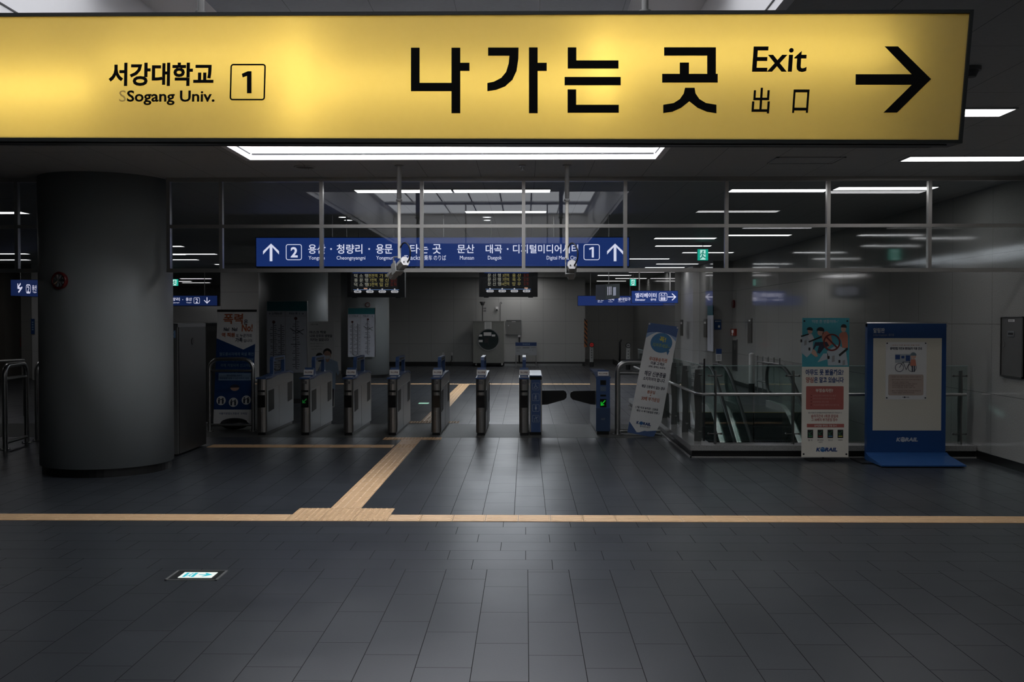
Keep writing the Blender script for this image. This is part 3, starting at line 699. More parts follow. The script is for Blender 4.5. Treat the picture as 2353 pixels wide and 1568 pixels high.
def gate_front(x, num, arrow, label_paper, t):
    pn = Panel((x, GY0 + .008, 0), (x + GW, GY0 + .008, 0), (x, GY0 + .008, 1)); c = GW / 2
    if num:
        MB().prism([(c - .034, .822), (c + .034, .822), (c + .034, .862), (c - .034, .862)], pn.p, -.008, .004).build('number_plate', mat('plate_dark', (.05, .05, .05), .4), t)
        L = MB(); pn.text(L, num, (c - .026, .829, c + .026, .855), .01, .0052); L.build('lettering', M_NUM, t)
    if arrow:
        L = MB(); d = .006
        for pts in ([(-.036, -.03), (-.036, .02), (-.024, .02), (-.024, -.006), (.026, .044), (.036, .034), (-.014, -.018), (.014, -.018), (.014, -.03)],):
            pn.poly(L, [(c + u, .545 + v) for u, v in pts], d, .004)
        L.build('arrow', M_GREEND if arrow == 1 else M_GREEN, t)
    if label_paper:
        yb = GY0 + .30
        h = MB().prism([(yb - .02, .92), (yb + .14, .93), (yb + .14, 1.045), (yb + .05, 1.065)], lambda u, v, d: (d, u, v), x + .006, x + GW - .006)
        h.build('card_reader', M_BLUEP, t)
        p2 = Panel((x - .004, yb - .012, .948), (x + GW + .004, yb - .012, .948), (x - .004, yb + .018, 1.035))
        m = MB(); p2.slab(m, .003, .004, 0, 0, p2.W, .088); o = m.build('paper_label', M_PAPER, t)
        L = MB(); p2.text(L, '마스크착용', (.02, .026, p2.W - .02, .060), .03, .006); L.build('lettering', mat('label_ink', (.16, .06, .05), .6), o)
        m = MB().prism([(GY0 + .03, .9245), (GY0 + .24, .9245), (GY0 + .24, .931), (GY0 + .03, .931)], lambda u, v, d: (d, u, v), x + .03, x + GW - .03)
        m.build('reader_pad', mat('reader_pad', (.5, .5, .52), .3), t)
gx = [xw(p, GY0) for p in (588.0, 688.3, 787.8, 889.3, 990.5, 1093.6, 1193.4)]
gl = ['leftmost ticket gate beside the steel loop barrier, bare top without paper label', 'ticket gate 101 with a green arrow on its display, second in the row from left',
      'ticket gate 102 with blue top, third in the row from left', 'ticket gate 103 with blue top, left of the tactile strip behind', 'ticket gate 105 with blue top, standing before the diagonal-looking tactile strip',
      'ticket gate 106 with blue top, standing alone in the middle of the lit floor', 'ticket gate 106 pressed against the blue accessible cabinet']
num = ['', '101', '102', '103', '104', '105', '106']
gl[4] = 'ticket gate 104 with blue top, fifth in the row from the left'
gl[5] = 'ticket gate 105 with blue top, sixth from the left, in front of the round-window cabinet'
g0 = gate_body(gx[0]); gates = [g0]
for i in range(1, 7):
    c = copy_tree(g0); c.location.x += gx[i] - gx[0]; WORLD[c.name] = Matrix.Translation(c.location); gates.append(c)
for i, g in enumerate(gates):
    g['label'] = gl[i]; gate_front(gx[i], num[i], 1 if i == 1 else 0, i > 0, g)

# blue accessible cabinet with flap
def pict(pn, kind, cu, cv, s, mb):
    P = lambda pts: [(cu + a * s, cv + b * s) for a, b in pts]
    if kind == 'wheelchair':
        pn.poly(mb, circ(cu - .06 * s, cv + .36 * s, .075 * s, 12), .004)
        pn.stroke(mb, P([(-.06, .26), (-.02, .02), (.16, .0), (.26, -.24), (.36, -.22)]), .08 * s, .004)
        pn.stroke(mb, P([(-.05, .14), (.12, .13)]), .06 * s, .004); pn.stroke(mb, P([(a, b) for a, b in arc(.0, -.12, .22, 120, 370, 12)]), .06 * s, .004)
        pn.stroke(mb, P([(-.38, -.3), (-.12, -.05)]), .07 * s, .004)
    elif kind == 'elder':
        pn.poly(mb, circ(cu, cv + .36 * s, .075 * s, 12), .004)
        pn.poly(mb, P([(-.12, .24), (.04, .28), (.12, .18), (.08, -.08), (.12, -.38), (.02, -.38), (-.02, -.1), (-.06, -.38), (-.1, -.38), (-.08, .0)]), .004); pn.stroke(mb, P([(.0, .16), (-.22, .06), (-.22, -.38)]), .05 * s, .004)
    elif kind == 'pregnant':
        pn.poly(mb, circ(cu + .02 * s, cv + .36 * s, .075 * s, 12), .004)
        pn.poly(mb, P([(-.04, .26), (.08, .26), (.12, .1), (.2, -.02), (.16, -.14), (.08, -.16), (.08, -.4), (-.02, -.4), (-.04, -.18), (-.16, -.16), (-.1, .1)]), .004)
    else:
        pn.poly(mb, circ(cu + .02 * s, cv + .26 * s, .075 * s, 12), .004); pn.stroke(mb, P([(.34, .34), (.22, .2), (.0, .02), (-.28, -.06)]), .07 * s, .004); pn.stroke(mb, P([(.02, .16), (.12, .0), (.2, -.18)]), .07 * s, .004)
        for a in (-.18, .2): pn.stroke(mb, P(arc(a, -.3, .09, 0, 360, 12)), .045 * s, .004)
x0, x1 = xw(1217, 15.85), xw(1245.5, 15.85); yf = 15.85
t = thing('gate_cabinet', ((x0 + x1) / 2, yf, 0), 'blue accessible gate cabinet with four white pictograms on its front', 'ticket gate')
MB().box(x0 + .01, x1 - .01, yf + .02, yf + .9, .002, .05).build('plinth', M_BLACK, t)
MB().box(x0, x0 + .022, yf, yf + .95, .05, .94).build('side_frame', M_GFRONT, t)
MB().box(x1 - .022, x1, yf, yf + .95, .05, .94).build('side_frame', M_GFRONT, t)
MB().box(x0 + .022, x1 - .022, yf - .012, yf + .94, .05, .885).build('body', M_BLUEP, t)
MB().box(x0 + .004, x1 - .004, yf - .004, yf + .95, .885, .94).build('collar', M_GDARK, t)
MB().prism([(yf - .02, .94), (yf + .95, .94), (yf + .95, .99), (yf + .2, .985), (yf - .02, .955)], lambda u, v, d: (d, u, v), x0 + .002, x1 - .006).build('top_cap', M_BLUEP, t)
pn = Panel((x0, yf - .013, 0), (x1, yf - .013, 0), (x0, yf - .013, 1))
M_PICT = mat('pictogram_print', (.42, .48, .58), .5)
for k, kind in enumerate(('wheelchair', 'elder', 'pregnant', 'stroller')):
    cv = zw(888.5 + k * 24.6, yf); L = MB(); pn.frame(L, pn.W / 2 - .055, cv - .057, pn.W / 2 + .055, cv + .057, .005, .014, .003); pict(pn, kind, pn.W / 2, cv, .10, L); L.build('pictogram', M_PICT, t)
def flap(pts, yy): return MB().prism([(xw(a, yy), zw(b, yy)) for a, b in pts], lambda u, v, d: (u, d, v), yy, yy + .03)
fp = [(1243, 898), (1295, 897.5), (1300, 900), (1302.5, 906), (1302, 914), (1297, 919), (1258, 930), (1243, 931)]
flap(fp, 16.2).build('flap', mat('flap_black', (.006, .006, .006), .35), t)
# end gate
x0, x1 = xw(1370.5, 15.9), xw(1402, 15.9); yf = 15.9
t = thing('gate_cabinet', ((x0 + x1) / 2, yf, 0), 'blue end gate 107 with a bright green arrow and paper label', 'ticket gate')
MB().box(x0 + .012, x1 - .012, yf + .02, yf + 1.5, .002, .06).build('plinth', M_BLACK, t)
MB().box(x0, x1, yf + .012, yf + 1.55, .06, .925).build('body', M_GSIDE, t)
MB().box(x0 - .001, x1 + .001, yf, yf + .012, .42, .93).build('front_panel', M_BLUEP, t)
MB().box(x0 - .004, x1 + .004, yf - .01, yf + .014, .06, .43).build('lower_door', mat('blue_steel', (.035, .07, .15), .4), t)
MB().prism([(yf - .004, .925), (yf + .5, .985), (yf + 1.55, .985), (yf + 1.55, .96), (yf + .5, .96), (yf - .004, .905)], lambda u, v, d: (d, u, v), x0 - .008, x1 + .008).build('top_cap', M_BLUEP, t)
pn = Panel((x0, yf - .002, 0), (x1, yf - .002, 0), (x0, yf - .002, 1)); c = pn.W / 2
pn.poly(MB(), [(c - .045, .80), (c + .045, .80), (c + .045, .875), (c - .045, .875)], .004).build('screen', M_GDARK, t)
pn.poly(MB(), [(c - .045, .70), (c + .045, .70), (c + .045, .775), (c - .045, .775)], .004).build('card_pad', mat('card_pad', (.12, .17, .25), .4), t)
pn.poly(MB(), [(c - .045, .615), (c + .045, .615), (c + .045, .645), (c - .045, .645)], .004).build('ticket_slot', M_GDARK, t)
pn.poly(MB(), [(c - .05, .445), (c + .05, .445), (c + .05, .575), (c - .05, .575)], .004).build('display', mat('display_black', (.006, .006, .006)), t)
pn.poly(MB(), [(c + u, .51 + v) for u, v in [(-.040, -.045), (-.040, .02), (-.025, .02), (-.025, -.008), (.030, .05), (.040, .04), (-.012, -.020), (.016, -.020), (.016, -.035)]], .006, .004).build('arrow', M_GREEN, t)
L = MB(); pn.text(L, '107', (c - .03, .238, c + .03, .268), .005, .012); L.build('lettering', M_NUM, t)
p2 = Panel((x0 + .02, yf - .012, .942), (x1 - .02, yf - .012, .942), (x0 + .02, yf + .03, 1.045)); m = MB()
m.prism([(0, .02), (p2.W, .02), (p2.W, .1), (0, .1)], p2.p, -.012, .0).build('card_reader', M_BLUEP, t)
o = MB().prism([(.004, .006), (p2.W - .004, .006), (p2.W - .004, .075), (.004, .075)], p2.p, 0, .004).build('paper_label', M_PAPER, t)
L = MB(); p2.text(L, '마스크착용', (.02, .026, p2.W - .02, .052), .03, .006); L.build('lettering', mat('label_ink', (.16, .06, .05)), o)
fp = [(1372, 898), (1318, 899), (1312, 901.5), (1310.5, 907), (1311, 913), (1316, 918.5), (1358, 929.5), (1372, 930.5)]
flap(fp, 16.2).build('flap', mat('flap_black', (.006, .006, .006)), t)

# ------------------------------------------------------------------ steel loop barriers
def loop(p0, p1, h, r, label, z_mid=None, z_low=None, rc=.16, open_end=False):
    p0 = Vector((*p0, 0)); p1 = Vector((*p1, 0)); d = (p1 - p0).normalized(); up = Vector((0, 0, 1)); Ln = (p1 - p0).length
    t = thing('loop_barrier', tuple(p0), label, 'barrier', 'steel loop barriers')
    pts = [p0]
    for k in range(7): a = math.radians(180 - 90 * k / 6); pts.append(p0 + d * (rc + rc * math.cos(a)) + up * (h - rc + rc * math.sin(a)))
    if open_end: pts.append(p1 + up * h)
    else:
        for k in range(7): a = math.radians(90 - 90 * k / 6); pts.append(p0 + d * (Ln - rc + rc * math.cos(a)) + up * (h - rc + rc * math.sin(a)))
        pts.append(p1)
    MB().tube(pts, r, 12).build('tube', M_STEEL, t)
    for z, nm in ((z_mid, 'upper_rail'), (z_low, 'lower_rail')):
        if z: MB().tube([p0 + up * z, p1 + up * z], r * .7, 10).build(nm, M_STEEL, t)
    for p in ((p0,) if open_end else (p0, p1)):
        f = MB().cyl(p + up * .0, p + up * .012, r * 2.0, 18)
        for k in range(4):
            q = p + Vector((math.cos(k * math.pi / 2 + .7), math.sin(k * math.pi / 2 + .7), 0)) * r * 1.65
            f.cyl(q + up * .01, q + up * .028, .009, 8)
        f.build('foot_flange', M_STEEL, t)
    return t
b0 = fl(482, 992); b1 = fl(582, 992)
loop((b0.x, b0.y), (b1.x, b1.y), zw(826, b0.y), .031, 'steel loop barrier left of the first ticket gate, in front of the blue banner', zw(853, b0.y), zw(978, b0.y))
b0 = fl(380, 992); b1 = fl(453, 992)
loop((b0.x, b0.y), (b1.x, b1.y), zw(829, b0.y), .031, 'steel loop barrier half hidden by the big column, in front of the dark machine', zw(853, b0.y))
loop((-7.36, 13.95), (-7.44, 14.72), 1.19, .036, 'near steel loop barrier at the left edge of the hall', 1.0, .10, .14)
loop((-7.42, 15.0), (-7.36, 16.4), 1.19, .036, 'second steel loop barrier at the left, running behind the big column', 1.0, .17, .14)
b0 = fl(1419, 999)
loop((b0.x, b0.y), (2.16, b0.y), zw(832, b0.y), .043, 'thick bent steel rail between the end gate and the leaning banner', zw(857, b0.y), .06, .17, True)

# ------------------------------------------------------------------ blue platform sign over the gates
def sign_box(name, pn, depth, m, label, cat='sign', rods=(), ztop=CEIL, group=None, rod_r=.012, mrod=None, edge=.012):
    t = thing(name, tuple(pn.p(pn.W / 2, pn.H, -depth / 2)), label, cat, group)
    h = MB(); h.prism([(-edge, -edge), (pn.W + edge, -edge), (pn.W + edge, pn.H + edge), (-edge, pn.H + edge)], pn.p, -depth, -.003); h.build('housing', mat('sign_case', (.02, .025, .04), .4), t)
    pn.slab(MB(), .003, 0).build('face_panel', m, t)
    for px in rods:
        u = pn.at(px, 700)[0]; q = pn.p(u, pn.H + edge, -depth / 2); MB().cyl(tuple(q), (q.x, q.y, ztop), rod_r, 10).build('hanging_rod', mrod or M_STEEL, t)
    return t
pn = Panel.px(589, 547, 1445, 612.5, 16.2)
t = sign_box('platform_sign', pn, .14, M_SBLUE, 'long blue backlit platform sign with white arrows at both ends over the gates', rods=(762, 795, 1018, 1273, 1400))
def put(items, m=M_SWHITE, bold=.012, nm='lettering'):
    for s, x0, y0, x1, y1 in items: L = MB(); pn.tpx(L, s, x0, y0, x1, y1, bold); L.build(nm, m, t)
put([('용산', 708.4, 561.5, 748, 583.5), ('청량리', 773.7, 561.5, 832.7, 583.5), ('용문', 864, 561.5, 902, 583.5), ('타는', 942, 561.5, 984, 583), ('곳', 994, 561.5, 1013.6, 583.5),
     ('문산', 1050.7, 562, 1090, 582), ('대곡', 1116, 562, 1153.6, 582.5), ('디지털미디어시티', 1178.8, 562, 1328.5, 582.5)])
put([('Yongsan', 709, 588.5, 746, 599.5), ('Cheongnyangni', 773.7, 588.5, 839.5, 599.5), ('Yongmun', 864.7, 588.5, 904, 599.5), ('Tracks', 929, 587, 966.5, 597.5), ('Munsan', 1056.8, 588, 1089, 597), ('Daegok', 1121, 588, 1153, 599.5), ('Digital Media City', 1256, 588, 1327, 599.5)], bold=.0)
put([('乗车', 974.7, 586.5, 993, 598.5), ('のりば', 996.6, 586.5, 1025, 598.5)], bold=.0)
put([('2', 668, 568, 684, 592)], bold=.03)
def one(pn, mb, x0, y0, x1, y1):
    w_ = x1 - x0; pn.ppx(mb, [(x0, y0 + w_ * .30), (x1 - w_ * .42, y0), (x1, y0), (x1, y1), (x1 - w_ * .42, y1), (x1 - w_ * .42, y0 + w_ * .38), (x0 + w_ * .1, y0 + w_ * .62)], .002); return mb
one(pn, MB(), 1353.5, 568, 1364.5, 592).build('lettering', M_SWHITE, t)
for x in (760.8, 848.3, 1166.5):
    c = pn.at(x, 572.5); pn.poly(MB(), circ(c[0], c[1], .014, 14), .002).build('dot', M_SWHITE, t)
for x0, x1 in ((657, 693.5), (1341, 1378)):
    L = MB(); pn.fpx(L, x0, 561.5, x1, 598, 1.6, 5); L.build('number_box', M_SWHITE, t)
def up_arrow(x, y0, y1, hw, th):
    L = MB(); cx = x
    pn.ppx(L, [(cx, y0), (cx + hw, y0 + hw * .95), (cx + hw, y0 + hw * .95 + th * 1.25), (cx + th / 2, y0 + th * 1.35), (cx + th / 2, y1), (cx - th / 2, y1), (cx - th / 2, y0 + th * 1.35), (cx - hw, y0 + hw * .95 + th * 1.25), (cx - hw, y0 + hw * .95)], .002)
    L.build('arrow', M_SWHITE, t)
up_arrow(622.8, 560, 600.5, 18.3, 6.2); up_arrow(1413.3, 560, 600.5, 18.3, 6.2)
pn.slab(MB(), .10, -.01, 0, -.04, pn.W, -.012).build('bottom_tray', mat('sign_tray', (.10, .12, .12), .35, .8), t)

# LED train boards
M_LEDW = mat('led_white', rgb(135, 135, 125), emit=1.0); M_LEDY = mat('led_yellow', rgb(130, 122, 75), emit=1.0); M_LEDR = mat('led_red', rgb(78, 24, 19), emit=1.0)
M_LEDB = mat('led_blue', rgb(90, 120, 165), emit=1.0); M_CAPS = mat('led_capsule', rgb(165, 165, 170), emit=1.0); M_LEDBG = mat('led_bg', rgb(9, 10, 11), emit=1.0); M_LEDHD = mat('led_head', rgb(22, 42, 92), emit=1.0)
def led(x0, x1, y1, rows, xs, lab, side):
    global pn, t
    yb = 16.6
    pn = Panel.px(x0, 606, x1, y1, yb)
    t = thing('train_board', tuple(pn.p(pn.W / 2, pn.H, -.1)), lab, 'display board', 'train arrival boards under the platform sign')
    pn.slab(MB(), .16, 0).build('housing', mat('board_case', (.014, .015, .016), .3), t)
    pn.rpx(MB(), x0 + 8, 612, x1 - 16 if side else x1 - 14, y1 - 12, .003).build('screen', M_LEDBG, t)
    pn.rpx(MB(), x0 + 12, 612, x1 - 20, 628, .004).build('header_band', M_LEDHD, t)
    for q in (.12, .88): MB().prism([(pn.W * q - .04, -.012), (pn.W * q + .04, -.012), (pn.W * q + .04, 0), (pn.W * q - .04, 0)], pn.p, -.12, -.02).build('foot_bracket', M_DARK, t)
    for q in (.2, .8): a = pn.p(pn.W * q, pn.H, -.08); MB().cyl(tuple(a), (a.x, a.y, CEIL), .014, 10).build('hanging_rod', M_DSTEEL, t)
    cols = (M_LEDW, M_LEDY, M_LEDY, M_LEDR)
    for (yc, words, xw2) in rows:
        for wd, (a, b), m in zip(words, xw2, cols):
            L = MB(); pn.tpx(L, wd, a, yc - 4.2, b, yc + 4.2, .0, .005); L.build('lettering', m, t)
        pn.rpx(MB(), x0 + 12, yc + 5.0, x1 - 20, yc + 5.5, .0045).build('row_line', mat('led_rule', rgb(30, 36, 42), emit=1.0), t)
    yl = xs[0]
    pn.rpx(MB(), xs[1][0] - 10, yl - .5, xs[1][-1] + 10, yl + .5, .005).build('route_line', M_LEDB, t)
    for cx, nm in zip(xs[1], xs[2]):
        a = pn.at(cx, yl - 1); b = pn.at(cx, yl + 4.4); hw = .062
        pn.poly(MB(), circ(a[0], a[1], .013, 12), .0055).build('stop_dot', M_CAPS, t)
        o = pn.poly(MB(), rrect(b[0] - hw, b[1] - .02, b[0] + hw, b[1] + .02, .0199), .0055).build('stop_capsule', M_CAPS, t)
        L = MB(); pn.text(L, nm, (b[0] - hw * .68, b[1] - .012, b[0] + hw * .68, b[1] + .012), .02, .0065); L.build('lettering', M_DARK, o)
    cx = xs[3]; pn.rpx(MB(), cx - 4, yl - 4, cx + 4, yl - .8, .006).build('train_marker', mat('led_train', rgb(150, 115, 95), emit=1.0), t)
R1 = [(814, 846), (847, 867), (872, 893), (897, 912)]; R1b = [(814, 846), (850, 865), (872, 893), (897, 912)]
led(798, 930, 683.5, [(634, ('덕 소 행', '전전역', '가 좌', '접근'), R1), (644.2, ('용 문 행', '7전역', '행 신', '접근'), R1b), (654.2, ('덕 소 행', '13전역', '일 산', '도착'), R1)],
    (666, (822, 850, 878.5, 907), ('DMC', '가좌', '홍대입구', '서강대'), 840), 'black train arrival board on the left, under the blue platform sign', 1)
R2 = [(1120.5, 1151), (1155, 1169.6), (1177, 1197), (1203, 1215)]; R2b = [(1120.5, 1151), (1152, 1170), (1177, 1197), (1203, 1215)]
led(1101, 1235.5, 682.5, [(633.3, ('문 산 행', '3전역', '용 산', '도착'), R2), (643, ('문 산 행', '7전역', '옥 수', '도착'), R2), (652.7, ('문 산 행', '14전역', '망 우', '도착'), R2b)],
    (664.8, (1126, 1154, 1182, 1210), ('서강대', '공덕', '효창공원', '용산'), 1209), 'black train arrival board on the right, under the blue platform sign', 0)
#CAMS
# ------------------------------------------------------------------ security cameras on poles
M_CAMG = mat('camera_grey', (.34, .34, .33), .4, noise=.04)
M_CAMW = mat('camera_white', (.5, .485, .485), .4, noise=.03)
def seccam(px, ptop, cap_px, aim_px, aimY, label, side):
    Yc = 11.05; top = w(px, ptop, Yc); x = top.x
    t = thing('security_camera', (x, Yc, CEIL), label, 'security camera', 'security cameras hung before the glass screen')
    zb = zw(590, Yc)
    MB().cyl((x, Yc, CEIL), (x, Yc, CEIL - .012), .05, 20).build('ceiling_rose', M_CAMG, t)
    MB().cyl((x, Yc, CEIL), (x, Yc, zw(456, Yc)), .026, 14).cyl((x, Yc, zw(458, Yc)), (x, Yc, zw(462, Yc)), .034, 14).build('upper_pole', M_CAMG, t)
    MB().cyl((x, Yc, zw(458, Yc)), (x, Yc, zb - .02), .018, 12).build('lower_pole', mat('pole_cream', (.62, .59, .53), .4), t)
    B = w(*cap_px, Yc - .06); A = w(*aim_px, aimY)                      # rear cap centre and front
    dr = (A - B).normalized(); rt = dr.cross(Vector((0, 0, 1))).normalized(); up = rt.cross(dr).normalized(); Ln = (A - B).length
    def fr(u, v, d): return B + rt * u + up * v + dr * d
    hood = [(-.052, -.01), (-.044, .03), (-.024, .048), (0, .054), (.024, .048), (.044, .03), (.052, -.01), (.03, -.046), (-.03, -.046)]
    MB().prism(hood, fr, .004, Ln).build('body', M_CAMG, t)
    MB().prism([(u * 1.06, v * 1.06 + .003) for u, v in hood[0:7]] + [(.05, -.004), (.04, .028), (.0, .047), (-.04, .028), (-.05, -.004)], fr, .0, Ln + .05).build('sun_shield', M_CAMG, t)
    MB().prism([(u * .98, v * .98) for u, v in hood], fr, -.006, .005).build('rear_cap', M_CAMW, t)
    g = MB()
    for u in (-.018, .026): g.prism(circ(u, -.008, .0085, 12), fr, -.014, -.005)
    g.build('cable_gland', M_DARK, t)
    MB().prism(circ(0, 0, .03, 16), fr, Ln, Ln + .012).build('lens_window', M_GDARK, t)
    # bracket
    e = fr(-.065, .0, Ln * .45); k = MB()
    k.prism([(-.07, -.06), (-.062, -.06), (-.062, .06), (-.07, .06)], fr, Ln * .3, Ln * .6).prism([(-.07, -.065), (.03, -.065), (.03, -.056), (-.07, -.056)], fr, Ln * .3, Ln * .6)
    q = fr(-.066, .06, Ln * .4); k.tube([q, (q.x, q.y, zb), (x, Yc, zb)], .008, 8)
    k.build('bracket', M_CAMG, t)
    a = fr(.026, -.008, -.012); s = Vector((x + side * .014, Yc - .01, zb + .10))
    pts = []
    m1 = s + Vector((side * .05, -.02, .14)); m2 = a + Vector((side * .09, -.08, .13))
    for i in range(15):
        u = i / 14; pts.append(s * (1 - u) ** 3 + m1 * 3 * u * (1 - u) ** 2 + m2 * 3 * u * u * (1 - u) + a * u ** 3)
    MB().tube(pts, [.0075 if i % 2 else .0095 for i in range(15)], 8).build('cable', M_RUBBER, t)
seccam(917, 381, (931, 601), (901, 634), 11.35, 'white security camera on the left pole, tilted down to the left', 1)
seccam(1303, 381, (1314.5, 609), (1312, 634), 11.42, 'white security camera on the right pole, pointing straight away', 1)

# ------------------------------------------------------------------ exit signs, elevator sign, far platform signs
M_EXG = mat('exit_green_lit', rgb(20, 175, 150), emit=1.0); M_EXW = mat('exit_white_lit', rgb(200, 245, 235), emit=1.0)
def exit_box(x0, y0, x1, y1, Y, label, ztop=CEIL):
    pn = Panel.px(x0, y0, x1, y1, Y)
    t = sign_box('emergency_exit_sign', pn, .06, M_EXG, label, 'exit sign', rods=((x0 + x1) / 2,), group='green running figure exit signs', rod_r=.008, mrod=M_DSTEEL, edge=.006)
    W_, H_ = pn.W, pn.H
    pn.poly(MB(), [(.24 * W_, .06 * H_), (.76 * W_, .06 * H_), (.76 * W_, .94 * H_), (.24 * W_, .94 * H_)], .002).build('doorway', M_EXW, t)
    m = MB(); P = lambda pts: [(a * W_, b * H_) for a, b in pts]
    pn.poly(m, circ(.52 * W_, .80 * H_, .075 * H_, 12), .004)
    pn.stroke(m, P([(.5, .70), (.46, .46), (.60, .30), (.74, .22)]), .10 * W_, .004); pn.stroke(m, P([(.46, .46), (.40, .26), (.26, .18)]), .10 * W_, .004)
    pn.stroke(m, P([(.5, .68), (.64, .54), (.74, .58)]), .07 * W_, .004); pn.stroke(m, P([(.48, .68), (.34, .62), (.26, .46)]), .07 * W_, .004)
    m.build('running_figure', mat('exit_figure_lit', rgb(16, 130, 112), emit=1.0), t)
exit_box(1603, 573, 1627, 598.5, 22.0, 'green running figure exit sign at upper right, seen through the glass screen')
exit_box(1447.5, 642, 1461.5, 657, 36.0, 'green running figure exit sign just above the elevator sign')
exit_box(394, 642, 409.5, 657, 36.0, 'green running figure exit sign beside the big left column')

pn = Panel.px(1451.5, 669, 1557.5, 696.5, 32.8)
t = sign_box('elevator_sign', pn, .12, M_SBLUE, 'small bright blue elevator sign with right arrow hanging on two white rods', rods=(1469, 1540), rod_r=.02, mrod=mat('white_rod', (.75, .75, .74), .4))
put([('엘리베이터', 1459.5, 673.5, 1508.5, 684.5)]); put([('Elevator', 1460, 686.5, 1483, 691.5), ('昇降機', 1495, 686.5, 1508, 691.5)], bold=.01)
L = MB(); pn.fpx(L, 1514, 673.2, 1533, 692, 1.0, 3.5); L.build('elevator_icon', M_SWHITE, t)
L = MB(); pn.ppx(L, [(1518, 678), (1520, 675.5), (1522, 678)]); pn.ppx(L, [(1525, 675.5), (1529, 675.5), (1527, 678)]); pn.rpx(L, 1517.5, 679.5, 1529.5, 680.3)
for x in (1519.5, 1523.5, 1527.5): c = pn.at(x, 683); pn.poly(L, circ(c[0], c[1], .013, 10), .003); pn.rpx(L, x - 1.3, 684.2, x + 1.3, 690, .003)
L.build('elevator_icon', M_SWHITE, t)
L = MB(); pn.spx(L, [(1535, 682.7), (1552, 682.7)], 2.0); pn.spx(L, [(1544.5, 675.5), (1552.5, 682.7), (1544.5, 690)], 2.0); L.build('arrow', M_SWHITE, t)

pn = Panel.px(1328, 680.5, 1568, 702.5, 36.5)
t = sign_box('platform_sign', pn, .12, M_SBLUED, 'distant blue platform sign partly behind the elevator sign', rods=(1357, 1448))
put([('문산', 1373, 684, 1387.5, 691.5), ('대곡', 1398, 684, 1411.5, 691.5), ('홍대입구', 1420.5, 684, 1449, 691.5)], M_SWHITED)
put([('Munsan', 1373.5, 693, 1384, 695), ('Daegok', 1398, 693, 1408, 695), ('Hongik Univ.', 1420.5, 693, 1437, 695), ('Tracks', 1493, 693, 1508, 697)], M_SWHITED, .01)
L = MB(); pn.fpx(L, 1537, 684, 1549, 698, 1.0, 2.5); L.build('number_box', M_SWHITED, t)
L = MB(); pn.spx(L, [(1558, 684), (1558, 697)], 1.6); pn.spx(L, [(1552.5, 691), (1558, 697), (1563.5, 691)], 1.6); L.build('arrow', M_SWHITED, t)

pn = Panel.px(330, 680, 499, 702.5, 32.0)
t = sign_box('platform_sign', pn, .12, mat('sign_blue_dark', rgb(14, 28, 66), emit=1.0), 'blue platform sign with a down arrow, right of the big left column', rods=(360, 469))
put([('청량리', 384, 684, 413, 692), ('용산', 427, 684, 441, 692), ('2', 449.5, 686.5, 455, 696.5)], M_SWHITED)
put([('Cheongnyangni', 388, 694.5, 412, 697.5), ('Yongsan', 428, 694.5, 440, 697.5)], M_SWHITED, .01)
c = pn.at(420, 689); pn.poly(MB(), circ(c[0], c[1], .012, 10), .002).build('dot', M_SWHITED, t)
L = MB(); pn.fpx(L, 445.3, 684, 459, 698, .8, 2.4); L.build('number_box', M_SWHITED, t)
L = MB(); pn.spx(L, [(475.7, 684), (475.7, 697)], 1.7); pn.spx(L, [(469.5, 690.5), (475.7, 697), (482, 690.5)], 1.7); L.build('arrow', M_SWHITED, t)

BL = w(25, 679.5, 26.5); BR = w(140, 684, 23.9); TL = Vector((BL.x, BL.y, w(25, 643.5, 26.5).z)); pn = Panel(BL, BR, TL)
t = sign_box('platform_sign', pn, .12, mat('sign_blue_dark', rgb(14, 28, 66), emit=1.0), 'blue stairway sign with a down-left arrow at the far left edge', rods=(42, 120))
put([('2', 62.5, 658, 67.5, 672), ('용산', 74, 655.5, 84.5, 667.5), ('청량리', 92, 656, 110, 668)], M_SWHITED); put([('Yongsan', 75, 669.5, 84, 674)], M_SWHITED, .01)
L = MB(); pn.fpx(L, 60, 654, 70.5, 674.5, .8, 2.4); L.build('number_box', M_SWHITED, t)
L = MB(); pn.spx(L, [(47, 652.5), (41, 661.5)], 1.4); pn.spx(L, [(41, 653), (41, 662), (47, 662.5)], 1.4); L.build('arrow', M_SWHITED, t)
L = MB(); pn.spx(L, [(51, 661), (49, 661.5), (49, 664), (47, 664.5), (47, 667), (45, 667.5), (45, 670), (42.5, 671)], 1.3); L.build('stair_icon', M_SWHITED, t)

# turned LED board beside the distant sign
Y1, Y2 = 29.0, 28.2
BL = w(1391.5, 688.5, Y1); BR = w(1424, 684.5, Y2 + 2.0); TL = Vector((BL.x, BL.y, w(1391.5, 655.5, Y1).z)); pn = Panel(BL, BR, TL)
t = sign_box('train_board', pn, .30, mat('board_face_grey', rgb(34, 40, 42), emit=1.0), 'small train board turned sideways left of the elevator sign', 'display board', rods=(1410,))
L = MB()
for r in range(3):
    for c in range(3): u, v = pn.st(.14 + c * .11, .32 + r * .2); pn.poly(L, [(u, v), (u + .03, v), (u + .03, v + .08), (u, v + .08)], .003)
L.build('led_text', M_SWHITED, t)
L = MB(); pn.rst(L, .52, .2, .72, .8, .003); L.build('led_panel', mat('led_panel_w', rgb(120, 125, 140), emit=1.0), t)
